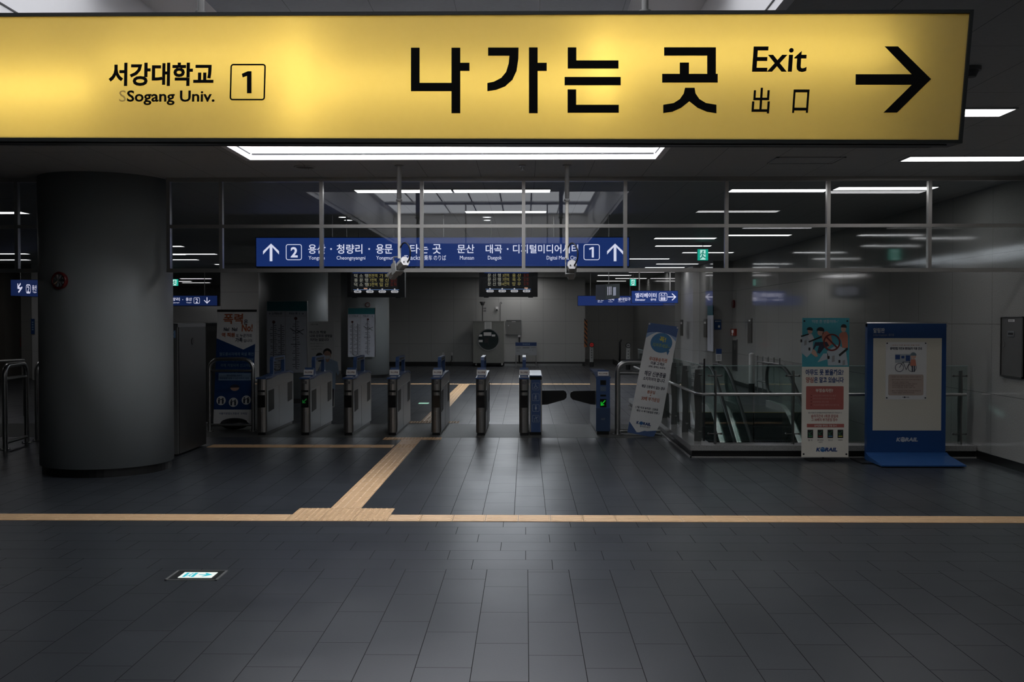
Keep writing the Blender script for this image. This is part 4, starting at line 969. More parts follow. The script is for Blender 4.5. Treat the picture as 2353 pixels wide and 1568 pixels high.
#BANNERS
# ------------------------------------------------------------------ banners
M_DBLUE = mat('print_navy', (.02, .06, .20), .5); M_TXT = mat('print_dark', (.03, .035, .06), .6); M_ORED = mat('print_orange_red', (.50, .13, .05), .5)
M_CREAM = mat('print_cream', (.80, .76, .66), .55, noise=.03); M_TEAL = mat('print_teal', (.06, .34, .40), .5); M_MAROON = mat('print_maroon', (.42, .12, .10), .5)
M_SKIN = mat('print_skin', (.58, .36, .27), .6); M_HAIR = mat('print_hair', (.02, .018, .018), .6); M_CYAN = mat('print_skyblue', (.10, .30, .52), .5); M_YEL = mat('print_yellow', (.70, .62, .10), .5)
def banner(pn, label, m, poles=True, back=.0, name='standing_banner'):
    t = thing(name, tuple(pn.p(pn.W / 2, 0)), label, 'banner', None)
    pn.slab(MB(), .004, 0).build('sheet', m, t)
    return t
def tst(t, pn, s, cs, ct, ws, ht, m, bold=.02, d=.004):
    L = MB(); pn.tst(L, s, cs, ct, ws, ht, bold, d); return L.build('lettering', m, t)
def bstand(t, pn, zfoot=0.0, x=.5):
    """X-stand behind a banner: mast, two ribs and four feet"""
    f = MB(); c = pn.p(pn.W * x, pn.H * .5, -.05); b = Vector((c.x, c.y + .02, .02))
    f.tube([b, pn.p(pn.W * x, pn.H * .62, -.05)], .012, 8)
    for q in ((.03, .98), (.97, .98)): f.tube([pn.p(pn.W * x, pn.H * .55, -.05), pn.p(q[0] * pn.W, q[1] * pn.H, -.01)], .006, 6)
    for q in ((.03, .02), (.97, .02)): f.tube([pn.p(pn.W * x, pn.H * .35, -.05), pn.p(q[0] * pn.W, q[1] * pn.H, -.01)], .006, 6)
    f.build('stand', M_DARK, t)
# 1: white and blue banner by the barrier
BL = w(490, 975, 16.75); BR = w(579, 975, 16.75); TL = w(500, 717, 16.75)
pn = Panel(BL, Vector((BR.x, BR.y, BL.z)), Vector((TL.x, TL.y, TL.z)))
t = banner(pn, 'white and blue standing banner with red heading beside the first ticket gate', M_WP)
P = lambda a, b: pn.st(a, b)
pn.poly(MB(), [P(0, .235), P(.70, .335), P(1, .285), P(1, .87), P(0, .87)], .0015).build('print_blue', M_BLUEB, t)
tst(t, pn, '폭력', .41, .062, .50, .092, M_ORED, .024); tst(t, pn, '은', .74, .090, .10, .045, M_TXT)
tst(t, pn, 'No!', .25, .155, .14, .034, M_TXT, .04); tst(t, pn, 'No!', .46, .155, .14, .034, M_TXT, .04); tst(t, pn, 'No!', .78, .142, .28, .066, M_ORED, .03)
tst(t, pn, '역 직원', .30, .205, .34, .040, M_ORED, .04); tst(t, pn, '도 누군가의', .70, .211, .40, .030, M_TXT); tst(t, pn, '가족', .58, .250, .19, .042, M_TXT, .03); tst(t, pn, '입니다.', .82, .257, .24, .026, M_TXT)
M_PALEB = mat('print_paleblue', (.25, .38, .55), .5)
for k, s in enumerate(('철도종사자에게 욕설 폭언', '폭행을 하면 철도안전법에', '의해 처벌되며 신고자를', '보게 됩니다')): tst(t, pn, s, .53, .375 + k * .05, (.88, .88, .80, .42)[k], .030, M_PALEB, .01)
pn.rst(MB(), .09, .545, .93, .610, .003).build('print_box', M_PALEB, t); tst(t, pn, '철도안전법 제49조', .5, .565, .40, .018, M_DBLUE, .01, .005); tst(t, pn, '직무집행 방해 시 5년 이하의 징역', .5, .592, .74, .018, M_DBLUE, .01, .005)
u, v = P(.52, .675); pn.poly(MB(), circ(u, v, .075, 20, .055), .003).build('print_face', M_SKIN, t); pn.poly(MB(), arc(u, v + .005, .08, 0, 180, 14, .05) + [(u - .09, v)], .0045).build('print_cap', M_TXT, t)
pn.poly(MB(), [P(.30, .80), P(.36, .73), P(.68, .73), P(.76, .80)], .003).build('print_uniform', M_DBLUE, t)
for a, b in ((.18, .790), (.50, .805), (.83, .785)):
    u, v = P(a, b); o = pn.poly(MB(), circ(u, v, .078, 24), .004).build('print_disc', M_WP, t); m = MB()
    for q in (-.035, .03): pn.poly(m, circ(u + q, v + .035, .013, 10), .005); pn.poly(m, [(u + q - .018, v + .02), (u + q + .018, v + .02), (u + q + .014, v - .055), (u + q - .014, v - .055)], .005)
    pn.stroke(m, [(u - .03, v + .01), (u + .03, v + .03)], .012, .005); m.build('print_figures', M_TXT, o)
tst(t, pn, '서울지방철도경찰대  코레일', .5, .905, .72, .020, M_DBLUE, .01)
pn.rst(MB(), -.01, -.02, 1.01, 0, .006).build('top_bar', M_DARK, t); bstand(t, pn)
c = pn.p(pn.W * .62, 0); 
t2 = thing('sandbag', (c.x, c.y - .16, 0), 'dark round weight bag lying at the foot of the blue banner', 'weight bag')
MB().ellipsoid((c.x, c.y - .16, .10), (.24, .12, .095), 20, 10).build('bag', M_DARK, t2); MB().tube([(c.x + .235 * math.cos(a), c.y - .16 + .118 * math.sin(a), .10) for a in [math.tau * k / 24 for k in range(24)]], .010, 6, True).build('seam', M_RUBBER, t2)
# 2: mask banner
BL = w(707, 937, 20.9); BR = w(768, 937, 20.9); TL = w(707.5, 739, 20.9)
pn = Panel(BL, Vector((BR.x, BR.y, BL.z)), TL)
t = banner(pn, 'pale standing banner showing a masked person in a light blue shirt', M_WP); P = lambda a, b: pn.st(a, b)
tst(t, pn, '코로나19 예방', .25, .035, .28, .018, M_TXT, .0); tst(t, pn, '마스크 착용', .38, .125, .62, .034, M_TXT); tst(t, pn, '나와 모두의 생명을', .50, .168, .84, .034, M_TXT); tst(t, pn, '지키는 길입니다', .44, .212, .70, .034, M_TXT)
for k in range(3): tst(t, pn, ('대중교통 이용시 반드시', '마스크를 착용해 주시고', '손을 씻어 주세요'), .34, .255 + k * .03, .5 - .04 * k, .017, M_NUM, .0) if False else tst(t, pn, ('대중교통 이용시 반드시', '마스크를 착용해 주시고', '손을 씻어 주세요')[k], .34, .258 + k * .031, .5 - .05 * k, .017, M_NUM, .0)
m = MB(); pn.poly(m, [P(.52, .78), P(.99, .78), P(.97, .985), P(.80, .985), P(.77, .86), P(.72, .985), P(.56, .985)], .003); m.build('print_trousers', M_TXT, t)
m = MB(); pn.poly(m, [P(.46, .50), P(.62, .435), P(.86, .435), P(1.12, .47), P(1.18, .60), P(1.13, .63), P(1.06, .58), P(1.03, .79), P(.54, .79), P(.53, .62), P(.44, .68), P(.40, .64)], .003); m.build('print_shirt', mat('print_shirt', (.40, .52, .68), .5), t)
m = MB(); u, v = P(.74, .385); pn.poly(m, circ(u, v, .074, 20, .098), .004); pn.poly(m, [P(.67, .43), P(.82, .43), P(.80, .46), P(.74, .475), P(.69, .46)], .004); m.build('print_face', M_SKIN, t)
m = MB(); u, v = P(.735, .362); pn.poly(m, arc(u, v, .090, -25, 205, 18, .092) + [(u - .055, v + .02), (u, v + .045), (u + .055, v + .02)], .005); m.build('print_hair', M_HAIR, t)
m = MB(); pn.poly(m, [P(.64, .395), P(.84, .395), P(.83, .425), P(.74, .442), P(.65, .425)], .006); m.build('print_mask', mat('print_mask', (.7, .74, .78), .5), t)
m = MB(); u, v = P(.44, .415); pn.poly(m, circ(u, v, .082, 18, .095), .002); m.build('print_second_head', M_HAIR, t)
m = MB(); pn.poly(m, [P(.30, .62), P(.52, .47), P(.54, .78), P(.32, .80)], .0018); m.build('print_second_shirt', mat('print_grey', (.25, .27, .3), .5), t)
bstand(t, pn)
# 3: leaning banner
BL = w(1441.4, 994, 15.66); TL = w(1491, 741.6, 15.78); TR = w(1559.3, 751.4, 15.78); BR = BL + (TR - TL)
pn = Panel(BL, BR, TL); P = lambda a, b: pn.st(a, b)
t = thing('leaning_banner', tuple(pn.p(pn.W / 2, 0)), 'tilted white and blue banner slumped against the rail right of the gates', 'banner')
q = pn.at(1520.7, 965.7); q2 = pn.at(1501.6, 1006); q3 = pn.at(1441.4, 994)
pn.poly(MB(), [q3, q2, q, (pn.W, pn.H), (0, pn.H)], 0, -.004).build('sheet', M_WP, t)
m = MB(); pn.poly(m, [P(0, 0), P(1, 0), P(1, .10)] + [P(1 - k / 10, .10 - .055 * math.sin(k / 10 * math.pi * .5) - .0 + .05 * (k / 10) ** 2) for k in range(1, 11)], .0015); m.build('print_top_wave', mat('print_bluegrey', (.07, .13, .30), .5), t)
m = MB(); pn.poly(m, [P(0, .095), P(1, .02), P(1, .135)] + [P(1 - k / 10, .135 - .075 * math.sin(k / 10 * math.pi) ** 1 + .005 * k / 10) for k in range(1, 11)], .001); m.build('print_top_swirl', mat('print_softblue', (.30, .42, .62), .5), t)
m = MB(); pn.poly(m, [P(0, .90), P(0, 1), q2, pn.at(1509, 990)] + [P(.72 - k / 12, .975 - .012 * math.sin(k) - .0) for k in range(1, 6)], .0015); m.build('print_bottom_wave', mat('print_bluegrey', (.07, .13, .30)), t)
u, v = P(.54, .165); m = MB(); pn.poly(m, circ(u, v, pn.W * .36, 30, pn.H * .09), .003); pn.poly(m, [P(.72, .21), P(.86, .225), P(.82, .268)], .003); m.build('print_bubble', mat('print_bubble', (.07, .22, .42), .5), t)
tst(t, pn, '꼭!', .56, .133, .22, .048, M_YEL, .03, .006); tst(t, pn, '지켜주세요~', .55, .190, .58, .036, mat('print_lime', (.35, .45, .10), .5), .01, .006)
for s, a, b, wd, ht, mm in (('우대용승차권', .54, .318, .60, .036, M_ORED), ('이용 고객은', .55, .355, .46, .030, M_TXT), ('(경로, 장애인, 유공자)', .55, .388, .56, .020, M_TXT), ('해당 신분증을', .54, .452, .72, .046, M_TXT), ('소지하여야 합니다.', .54, .500, .74, .034, M_TXT),
        ('해당 신분증이 없는 경우', .56, .570, .78, .028, M_TXT), ('원운임', .52, .615, .26, .030, M_ORED), ('+', .52, .644, .05, .014, M_ORED), ('30배 부가운임', .54, .678, .60, .036, M_ORED), ('( 7일 이내 승차권 · 신분증', .48, .765, .76, .024, M_TXT), ('확인 시 부가운임은 반환 )', .54, .795, .76, .024, M_TXT)):
    tst(t, pn, s, a, b, wd, ht, mm, .02, .004)
tst(t, pn, 'K', .28, .90, .09, .026, M_DBLUE, .05); tst(t, pn, 'RAIL', .59, .902, .26, .026, M_DBLUE, .05); u, v = P(.395, .901); pn.poly(MB(), circ(u, v, .030, 18, .028), .004).build('emblem', mat('logo_blue', (.03, .14, .36), .4), t); tst(t, pn, '한국철도공사', .54, .928, .34, .016, M_TXT, .0)
f = MB()
for a, b in ((.03, .01), (.97, .01)): u, v = P(a, b); f.prism(circ(u, v, .014, 10), pn.p, -.004, .006)
f.build('eyelet', M_STEEL, t)
f = MB().tube([pn.p(pn.W * .5, pn.H * .5, -.02), pn.p(pn.W * .9, .03, -.02)], .01, 8).tube([pn.p(pn.W * .5, pn.H * .5, -.02), pn.p(.02, pn.H * .99, -.01)], .006, 6).tube([pn.p(pn.W * .5, pn.H * .5, -.02), pn.p(pn.W * .98, pn.H * .99, -.01)], .006, 6)
a = pn.p(pn.W * .9, .03, -.02); f.tube([a, (a.x + .12, a.y - .02, .012)], .01, 6).tube([a, (a.x + .02, a.y + .12, .012)], .01, 6); f.build('stand', M_DARK, t)
# 4: teal cartoon banner
pn = Panel.px(1841.5, 731, 1949.5, 1051, 12.98); P = lambda a, b: pn.st(a, b); X = lambda a, b: pn.at(a, b)
t = banner(pn, 'tall cream standing banner with a teal cartoon top, left of the information board', M_CREAM)
pn.rst(MB(), 0, 0, 1, .350, .001).build('print_teal', M_TEAL, t)
z6 = lambda pts: [X(1780 + a / 3.9214, 680 + b / 3.92) for a, b in pts]
def art(pts, m, d, nm): return pn.poly(MB(), z6(pts), d).build(nm, m, t)
M_GATEP = mat('print_gate_white', (.46, .52, .55), .5); M_CLOTH = mat('print_coral', (.55, .20, .13), .5); M_WHT = mat('print_offwhite', (.62, .62, .62), .5)
art([(238, 380), (300, 350), (345, 400), (345, 500), (290, 555), (238, 510)], M_GATEP, .0018, 'print_gate'); art([(470, 500), (560, 440), (640, 480), (660, 628), (480, 628)], M_GATEP, .0018, 'print_gate'); art([(385, 600), (440, 520), (480, 520), (480, 570)], M_GATEP, .0018, 'print_gate')
for q in ((266, 405, 288, 450), (515, 545, 540, 600), (612, 585, 634, 628)): art([(q[0], q[1]), (q[2], q[1] - 8), (q[2], q[3] - 8), (q[0], q[3])], M_NUM, .0025, 'print_panel')
for a, b in ((240, 406), (313, 480), (487, 556), (583, 592)): art([(a - 8, b - 13), (a + 8, b - 13), (a + 8, b + 13), (a - 8, b + 13)], M_HAIR, .003, 'print_reader')
for q in ([(236, 360), (306, 340), (308, 352), (238, 372)], [(304, 410), (420, 362), (424, 376), (310, 422)], [(576, 530), (655, 465), (660, 485), (585, 548)]): art(q, M_HAIR, .004, 'print_rail')
art([(300, 330), (336, 345), (360, 395), (320, 402), (300, 380)], M_WHT, .003, 'print_shirt'); u = z6(circ(320, 316, 22, 16, 26)); pn.poly(MB(), u, .003).build('print_head', M_SKIN, t); art(arc(316, 306, 28, 180, 385, 14, 24)[::-1], M_HAIR, .004, 'print_hair')
art([(432, 330), (470, 318), (505, 350), (522, 430), (470, 470), (430, 400), (425, 360)], M_CLOTH, .0045, 'print_jumper'); pn.poly(MB(), z6(circ(412, 332, 27, 16, 28)), .0045).build('print_head', M_SKIN, t); art(arc(412, 312, 34, 178, 380, 14, 30)[::-1], M_HAIR, .0055, 'print_hair')
art([(365, 418), (470, 415), (490, 450), (445, 470), (405, 522), (382, 512), (400, 450), (372, 452), (345, 500), (340, 490)], M_TXT, .005, 'print_trousers'); art([(345, 480), (368, 495), (390, 545), (370, 552), (330, 520)], M_SKIN, .0052, 'print_foot')
art([(580, 350), (600, 330), (645, 325), (660, 360), (660, 470), (610, 470), (600, 400), (585, 385)], M_CLOTH, .003, 'print_jumper'); pn.poly(MB(), z6(circ(620, 300, 22, 16, 28)), .0035).build('print_head', M_SKIN, t); art(arc(622, 284, 27, 180, 370, 14, 28)[::-1], M_HAIR, .004, 'print_hair')
m = MB(); a = z6(circ(514, 420, 78, 40)); b = z6(circ(514, 420, 64, 40)); m.add([pn.p(*q, .007) for q in a + b], [(i, (i + 1) % 40, 40 + (i + 1) % 40, 40 + i) for i in range(40)]); pn.poly(m, z6([(462, 378), (472, 368), (566, 462), (556, 472)]), .007, .006); m.build('print_ban_ring', mat('print_dark_red', (.18, .03, .025), .5), t)
def tp(s, x0, y0, x1, y1, m, b=.02, d=.003): L = MB(); pn.tpx(L, s, x0, y0, x1, y1, b, d); L.build('lettering', m, t)
tp("'이번 한 번쯤이야~'", 1865, 735, 1926, 743, M_WHT, .0); tp('아무도 못 봤을까요?', 1851, 849, 1938, 863, M_DBLUE, .03); tp('양심', 1851.5, 866.5, 1869, 880, M_MAROON, .03); tp('은 알고 있습니다', 1870.5, 866.5, 1938.5, 880, M_DBLUE, .03)
pn.rpx(MB(), 1852, 888, 1938.5, 941.5, .0015, .012).build('print_red_box', M_MAROON, t); tp('부정승차란?', 1874, 893.5, 1914, 902, M_PALE if False else M_CREAM, .02)
for k, s in enumerate(('승차권 없이 게이트를 무단 통과', '할인(우대)용 승차권을 부정 사용', '비상게이트 무단 이용', '기타 정당한 운임을 지불하지 않고 열차 이용')): tp(s, 1868, 907.5 + k * 7.2, (1921, 1919, 1904, 1928)[k], 911.5 + k * 7.2, mat('print_rose', (.55, .32, .28), .5), .0); c = X(1864, 909.5 + k * 7.2); pn.poly(MB(), circ(c[0], c[1], .008, 10), .003).build('print_bullet', mat('print_dark_red', (.18, .03, .025)), t)
tp('철도사업법 및 광역철도여객운송약관에 의거 부정승차 시', 1857, 947.5, 1934, 950.5, M_TXT, .0); tp('승차구간의 1회권 운임과', 1863.5, 953, 1926, 960.5, M_MAROON); tp('그 30배의 부가운임 징수', 1864, 961.5, 1924.5, 968.5, M_MAROON)
pn.rpx(MB(), 1854, 974.5, 1939.5, 982.5, .0015).build('print_red_band', M_MAROON, t); tp('승차권별 게이트 구분 표시', 1871, 976, 1922, 981, M_CREAM, .01)
for k, (mm, s) in enumerate(((mat('print_green', (.06, .30, .12), .5), '일 반'), (M_RED, '경로·장애인'), (M_CYAN, '청소년'), (M_YEL, '어린이'))):
    x = 1862 + k * 23; o = pn.rpx(MB(), x - 6.5, 988, x + 6.5, 1007, .002).build('print_icon', M_HAIR, t); m = MB(); pn.spx(m, [(x + 4, 991), (x - 3, 998.5)], 1.6, .003); pn.spx(m, [(x - 3.5, 993.5), (x - 3.5, 999), (x + 2, 999)], 1.6, .003); m.build('print_arrow', mat('print_green_dark', (.05, .16, .08), .5), o)
    pn.rpx(MB(), x - 4.5, 1002, x + 4.5, 1004, .003).build('print_bar', mm, o); tp(s, x - 7 if k == 1 else x - 5, 1010, x + 7 if k == 1 else x + 5, 1013.5, M_TXT, .0)
tp('유공자', 1881, 1015, 1890, 1018, M_TXT, .0)
logo(pn, 1875, 1028, 1923.5, 1039, M_DBLUE, mat('logo_blue', (.03, .14, .36)), t)
f = MB()
for a, b in ((.045, .022), (.955, .022), (.045, .978), (.955, .978)): u, v = P(a, b); f.prism(circ(u, v, .012, 12), pn.p, -.006, .005)
f.build('eyelet', M_DARK, t)
f = MB(); c = pn.p(pn.W * .5, 0, 0); f.box(c.x - .22, c.x + .12, 12.93, 13.18, .0, .012); f.build('base_plate', M_DARK, t); bstand(t, pn)
#BOARD
# ------------------------------------------------------------------ information board
BX0, BX1, BY = xw(1991, 13.02), xw(2172, 13.02), 13.02
t = thing('information_board', ((BX0 + BX1) / 2, BY, 0), 'blue free-standing information board with a cream panel and one pinned notice', 'notice board')
pn = Panel((BX0, BY - .04, 0), (BX1, BY - .04, 0), (BX0, BY - .04, 1.79))
MB().box(BX0, BX1, BY - .04, BY + .04, .02, 1.79).build('body', M_BLUEB, t)
zt = zw(746, BY); MB().tube([(BX0 - .0, BY, zt), (BX1 + .02, BY, zt)], .033, 18).build('top_tube', M_STEEL, t)
pn.rpx(MB(), 2005, 777.5, 2164, 989.5, .004).build('pin_panel', mat('pin_felt', (.60, .57, .47), .8, noise=.1, scale=80), t)
f = MB()
ft = [(BY - .04, .115), (BY - .12, .085), (BY - .62, .03), (BY - .62, .015), (BY - .04, .015)]
f.prism(ft, lambda u, v, d: (d, u, v), BX0 - .01, BX1 + .02); f.build('foot', mat('foot_blue', (.02, .085, .26), .42), t)
MB().box(BX0 - .15, BX1 - .3, BY - .30, BY + .16, .002, .016).build('base_plate', M_DARK, t)
M_PRT = mat('print_silver', (.45, .47, .50), .4)
L = MB(); pn.tpx(L, '알림판', 2006.5, 754, 2033, 765.5, .03); L.build('lettering', M_PRT, t)
L = MB(); pn.tpx(L, 'Information', 2007, 767, 2038.5, 773, .0); L.build('lettering', mat('print_silver_dim', (.20, .22, .26), .4), t)
L = MB(); pn.tpx(L, '掲示板', 2041.5, 767, 2054.5, 773, .0); L.build('lettering', mat('print_silver_dim', (.2, .22, .26)), t)
logo(pn, 2059, 1005, 2108.5, 1016, M_PRT, M_PRT, t)
t = tag(bpy.data.objects.new('notice', None), 'white bicycle notice pinned to the cream panel of the information board', 'poster'); COL.objects.link(t)
pn = Panel.px(2034.5, 786.5, 2128.5, 918.5, BY - .047); t.location = pn.p(pn.W / 2, 0); WORLD[t.name] = Matrix.Translation(t.location)
pn.slab(MB(), .002, .0).build('sheet', mat('notice_paper', (.64, .64, .62), .6, noise=.03), t)
tp('가지고 타면 즐거운 전철 여행', 2050, 792.5, 2112, 795, M_ORED, .0); tp('광역전철 자전거 휴대승차 이용 안내', 2045, 798, 2118, 804.5, M_TXT, .03)
M_GRN = mat('print_slate', (.14, .20, .23), .5)
pn.rpx(MB(), 2057, 814, 2095, 834, .003).build('print_train', mat('print_train', (.35, .38, .40), .5), t)
m = MB(); pn.rpx(m, 2057, 816, 2068, 826, .004); pn.rpx(m, 2071, 818, 2078, 824, .004); pn.rpx(m, 2081, 817, 2091, 830, .004); m.build('print_windows', M_DBLUE, t)
m = MB()
for cx in (2066.5, 2095.5):
    a = [pn.at(*q) for q in circ(cx, 845, 10, 28)]; b = [pn.at(*q) for q in circ(cx, 845, 8.8, 28)]; m.add([pn.p(*q, .005) for q in a + b], [(i, (i + 1) % 28, 28 + (i + 1) % 28, 28 + i) for i in range(28)])
pn.spx(m, [(2066.5, 845), (2075, 832), (2090, 833), (2082, 850), (2075, 832)], .9, .005); pn.spx(m, [(2095.5, 845), (2089, 829), (2086, 829)], .9, .005); m.build('print_bicycle', M_TXT, t)
m = MB(); pn.ppx(m, [(2093, 826), (2103, 826), (2105, 841), (2091, 841)], .006); m.build('print_coat', M_CLOTH, t)
m = MB(); pn.poly(m, [pn.at(*q) for q in circ(2098.5, 819, 6, 16)], .006); m.build('print_head', M_SKIN, t); m = MB(); pn.poly(m, [pn.at(*q) for q in arc(2098.5, 817, 7, 175, 365, 10)], .007); m.build('print_hair', M_GRN, t)
m = MB(); pn.rpx(m, 2095, 841, 2097.5, 855, .006); pn.rpx(m, 2099.5, 841, 2102, 855, .006); m.build('print_trousers', M_TXT, t)
pn.rpx(MB(), 2041, 861, 2122, 909, .002, .02).build('print_text_box', mat('print_tan', (.42, .34, .29), .5), t)
for k, (s, x1) in enumerate((('1. 휴대승차 가능 요일은 토, 일요일, 공휴일로 한정합니다', 2115), ('2. 열차 내 안전을 위하여 첫 칸과 마지막 칸에 승차합니다', 2117), ('   계단으로 이동해 주세요', 2088), ('   에스컬레이터와 엘리베이터는 이용할 수 없습니다', 2107), ('   차내 안전을 위해 꼭 잡아 주세요', 2099), ('   접이식 자전거는 언제나 이용 가능', 2103), ('3. 출퇴근 시간 및 혼잡 시간에는 휴대승차를 제한합니다', 2116), ('   자세한 내용은 역에 문의하세요', 2101))):
    y = (866.5, 873, 878.5, 882.5, 886.5, 890.5, 898.5, 903)[k]; tp(s.strip(), 2046 if s[0] != ' ' else 2050, y - 1.4, x1, y + 1.4, mat('print_brown', (.10, .05, .04), .6), .0)
logo(pn, 2073.5, 911.5, 2089.5, 915, M_TXT, M_TXT, t, .004)
f = MB()
for a, b in ((.03, .02), (.97, .02), (.03, .97), (.97, .97)): u, v = pn.st(a, b); f.prism(circ(u, v, .009, 10), pn.p, 0, .007)
f.build('pin', M_DARK, t)

# ------------------------------------------------------------------ glass balustrade round the escalator well
t = thing('glass_balustrade', (2.25, 13.3, 0), 'glass balustrade on a granite curb around the escalators', 'balustrade')
CX0, CY0, CYE = 2.21, 13.28, 21.3; CZ = .165
prof_f = [(2.22, 13.30), (5.985, 13.30), (5.985, 13.6), (2.5, 13.6), (2.5, CYE), (2.22, CYE)]
MB().prism(prof_f, Lf, 0, .095).build('curb_base', M_BLACK, t)
MB().prism([(2.20, 13.27), (5.985, 13.27), (5.985, 13.6), (2.5, 13.6), (2.5, CYE), (2.20, CYE)], Lf, .095, CZ).build('curb', M_CURB, t)
MB().box(2.19, 5.985, 13.265, 13.29, .0, .018).box(2.19, 2.21, 13.265, CYE, .0, .018).build('floor_edge', M_CURB, t)
GF, GL = 13.47, 2.40; ZG0, ZG1 = .20, 1.215
pxs = [1612, 1820, 2036, 2240]
xs = [GL, xw(1733, GF), xw(1930, GF), xw(2120, GF), 5.95]
for a, b in zip(xs[:-1], xs[1:]): MB().box(a + .01, b - .01, GF - .006, GF + .006, ZG0, ZG1).build('glass_panel', M_BALG, t)
ysl = [GF, 14.6, 15.8, 17.0, 18.2, 19.4, 20.4, CYE]
for a, b in zip(ysl[:-1], ysl[1:]): MB().box(GL - .006, GL + .006, a + .01, b - .01, ZG0, ZG1).build('glass_panel', M_BALG, t)
MB().box(GL, 5.95, GF - .007, GF + .007, ZG1, ZG1 + .008).box(GL - .007, GL + .007, GF, CYE, ZG1, ZG1 + .008).build('glass_edge', mat('glass_edge', (.45, .60, .56), .15), t)
MB().box(GL + .0, GL + .02, GF - .012, GF + .008, ZG0, ZG1 + .1).build('corner_strip', M_DARK, t)
zr = zw(906, GF - .06)
tb = [(GL - .08, CYE, zr)] + [(GL - .08, 15.0, zr), (GL - .08, 13.66, zr)] + [(GL - .08 + .12 * (1 - math.cos(a)), 13.56 - .14 * math.sin(a) + .0, zr) for a in [math.radians(15 * k) for k in range(1, 7)]] + [(GL + .3, GF - .07, zr), (5.9, GF - .07, zr)]
MB().tube(tb, .021, 12).build('handrail', M_STEEL, t)
def post(x, y, along):
    """flat tapered plate standing on the curb, its blade square to the glass"""
    m = MB(); pr = [(-.055, CZ), (.045, CZ), (.030, .55), (.055, .9), (.035, ZG1 - .06), (-.03, ZG1 - .06), (-.06, .75)]
    if along == 'x': m.prism([(y - u - .03, v) for u, v in pr], lambda u, v, d: (d, u, v), x - .009, x + .009)
    else: m.prism([(x - u - .03, v) for u, v in pr], lambda u, v, d: (u, d, v), y - .009, y + .009)
    for z in (.30, ZG1 - .13):
        if along == 'x': m.tube([(x - .085, GF - .012, z), (x + .085, GF - .012, z)], .008, 8); m.cyl((x - .085, GF - .02, z), (x - .085, GF + .008, z), .014, 10).cyl((x + .085, GF - .02, z), (x + .085, GF + .008, z), .014, 10)
        else: m.tube([(GL - .012, y - .085, z), (GL - .012, y + .085, z)], .008, 8); m.cyl((GL - .02, y - .085, z), (GL + .008, y - .085, z), .014, 10).cyl((GL - .02, y + .085, z), (GL + .008, y + .085, z), .014, 10)
    m.build('post', M_DSTEEL, t)
for p in (1643.5, 1822, 2013, 2206): post(xw(p, GF), GF, 'x')
for y in (13.75, 14.85, 15.95, 17.05, 18.2, 19.3, 20.4): post(GL, y, 'y')
# sheet of paper tied to the left side of the balustrade
t = thing('taped_notice', (GL - .03, 16.8, .62), 'creased white drawing taped to the glass balustrade behind the leaning banner', 'poster')
pn = Panel((GL - .035, 17.0, .62), (GL - .035, 16.0, .62), (GL - .035, 17.0, 1.20)); pn.slab(MB(), .002, .002).build('sheet', M_PAPER, t)
m = MB()
for k in range(7): u = .15 + k * .12; pn.stroke(m, [(u, .15 + .05 * (k % 3)), (u + .06, .32), (u - .02, .42 + .04 * (k % 2)), (u + .05, .56)], .014, .003)
m.build('scribble', M_TXT, t)

# ------------------------------------------------------------------ escalators
def esc(x0, x1, label):
    """an escalator whose upper landing lies far away; it runs down towards the viewer"""
    t = thing('escalator', ((x0 + x1) / 2, 21.3, 0), label, 'escalator', 'pair of escalators in the well')
    sl = math.tan(math.radians(30)); YT, YB = 19.75, 13.75
    def zs(y, z): return z - max(0, YT - y) * sl
    def profile(z_flat, yend=21.25):
        pts = [(yend, z_flat)]
        n = 8
        for k in range(n + 1):
            y = YT + .45 - .9 * k / n; s0 = .9 * k / n; zz = z_flat - sl * (s0 ** 2) / 1.8
            pts.append((y, zz))
        yb = YT - .45; pts.append((YB, z_flat - .5 * sl * .9 - (yb - YB) * sl)); return pts
    wd = .10
    for side, xx in (('l', x0), ('r', x1)):
        # steel deck and skirt
        top = profile(.13); low = profile(-.34)
        m = MB().prism(top + low[::-1], lambda u, v, d: (d, u, v), xx - wd / 2, xx + wd / 2)
        m.build('skirt_deck', mat('escalator_steel', (.78, .78, .77), .26, 1.0), t)
        g0 = profile(.13, 21.1); g1 = profile(.86, 21.25)
        g = MB().prism(g1 + g0[::-1], lambda u, v, d: (d, u, v), xx - .006, xx + .006)
        g.build('glass_panel', M_ESCG, t)
        hp = profile(.90, 21.1)
        pts = [(xx, 21.05, .30)] + [(xx, 21.08 + .28 * math.sin(a), .60 - .30 * math.cos(a)) for a in [math.radians(12 * k) for k in range(1, 16)]] + [(xx, y, z) for y, z in hp[0:]]
        hr = MB().tube(pts, .036, 10); hr.build('handrail', M_RUBBER, t)
    n = 26; m = MB()
    y = YT; dz = .40 * sl
    for k in range(int((YT - YB) / .40) + 1):
        ya = YT - k * .40; z = -.02 - k * dz
        m.box(x0 + wd / 2 + .004, x1 - wd / 2 - .004, ya - .40, ya, z - dz - .16, z - dz)
        for q in range(22):
            xx = x0 + wd / 2 + .02 + q * (x1 - x0 - wd - .04) / 22; m.box(xx, xx + .016, ya - .40, ya - .005, z - dz, z - dz + .010)
    m.build('steps', mat('escalator_steps', (.018, .018, .019), .45, .3), t)
    MB().box(x0 + wd / 2, x1 - wd / 2, YT + .0, 21.45, -.10, .004).build('landing_plate', mat('landing_plate', (.10, .105, .10), .4, .7), t)
    MB().box(x0 + wd / 2, x1 - wd / 2, YT + .0, YT + .06, .004, .008).build('comb_strip', mat('comb_yellow', (.55, .40, .08), .5), t)
esc(2.72, 3.70, 'left escalator in the well, nearer the leaning banner')
esc(4.00, 5.16, 'right escalator in the well, showing its steel skirt beside the teal banner')
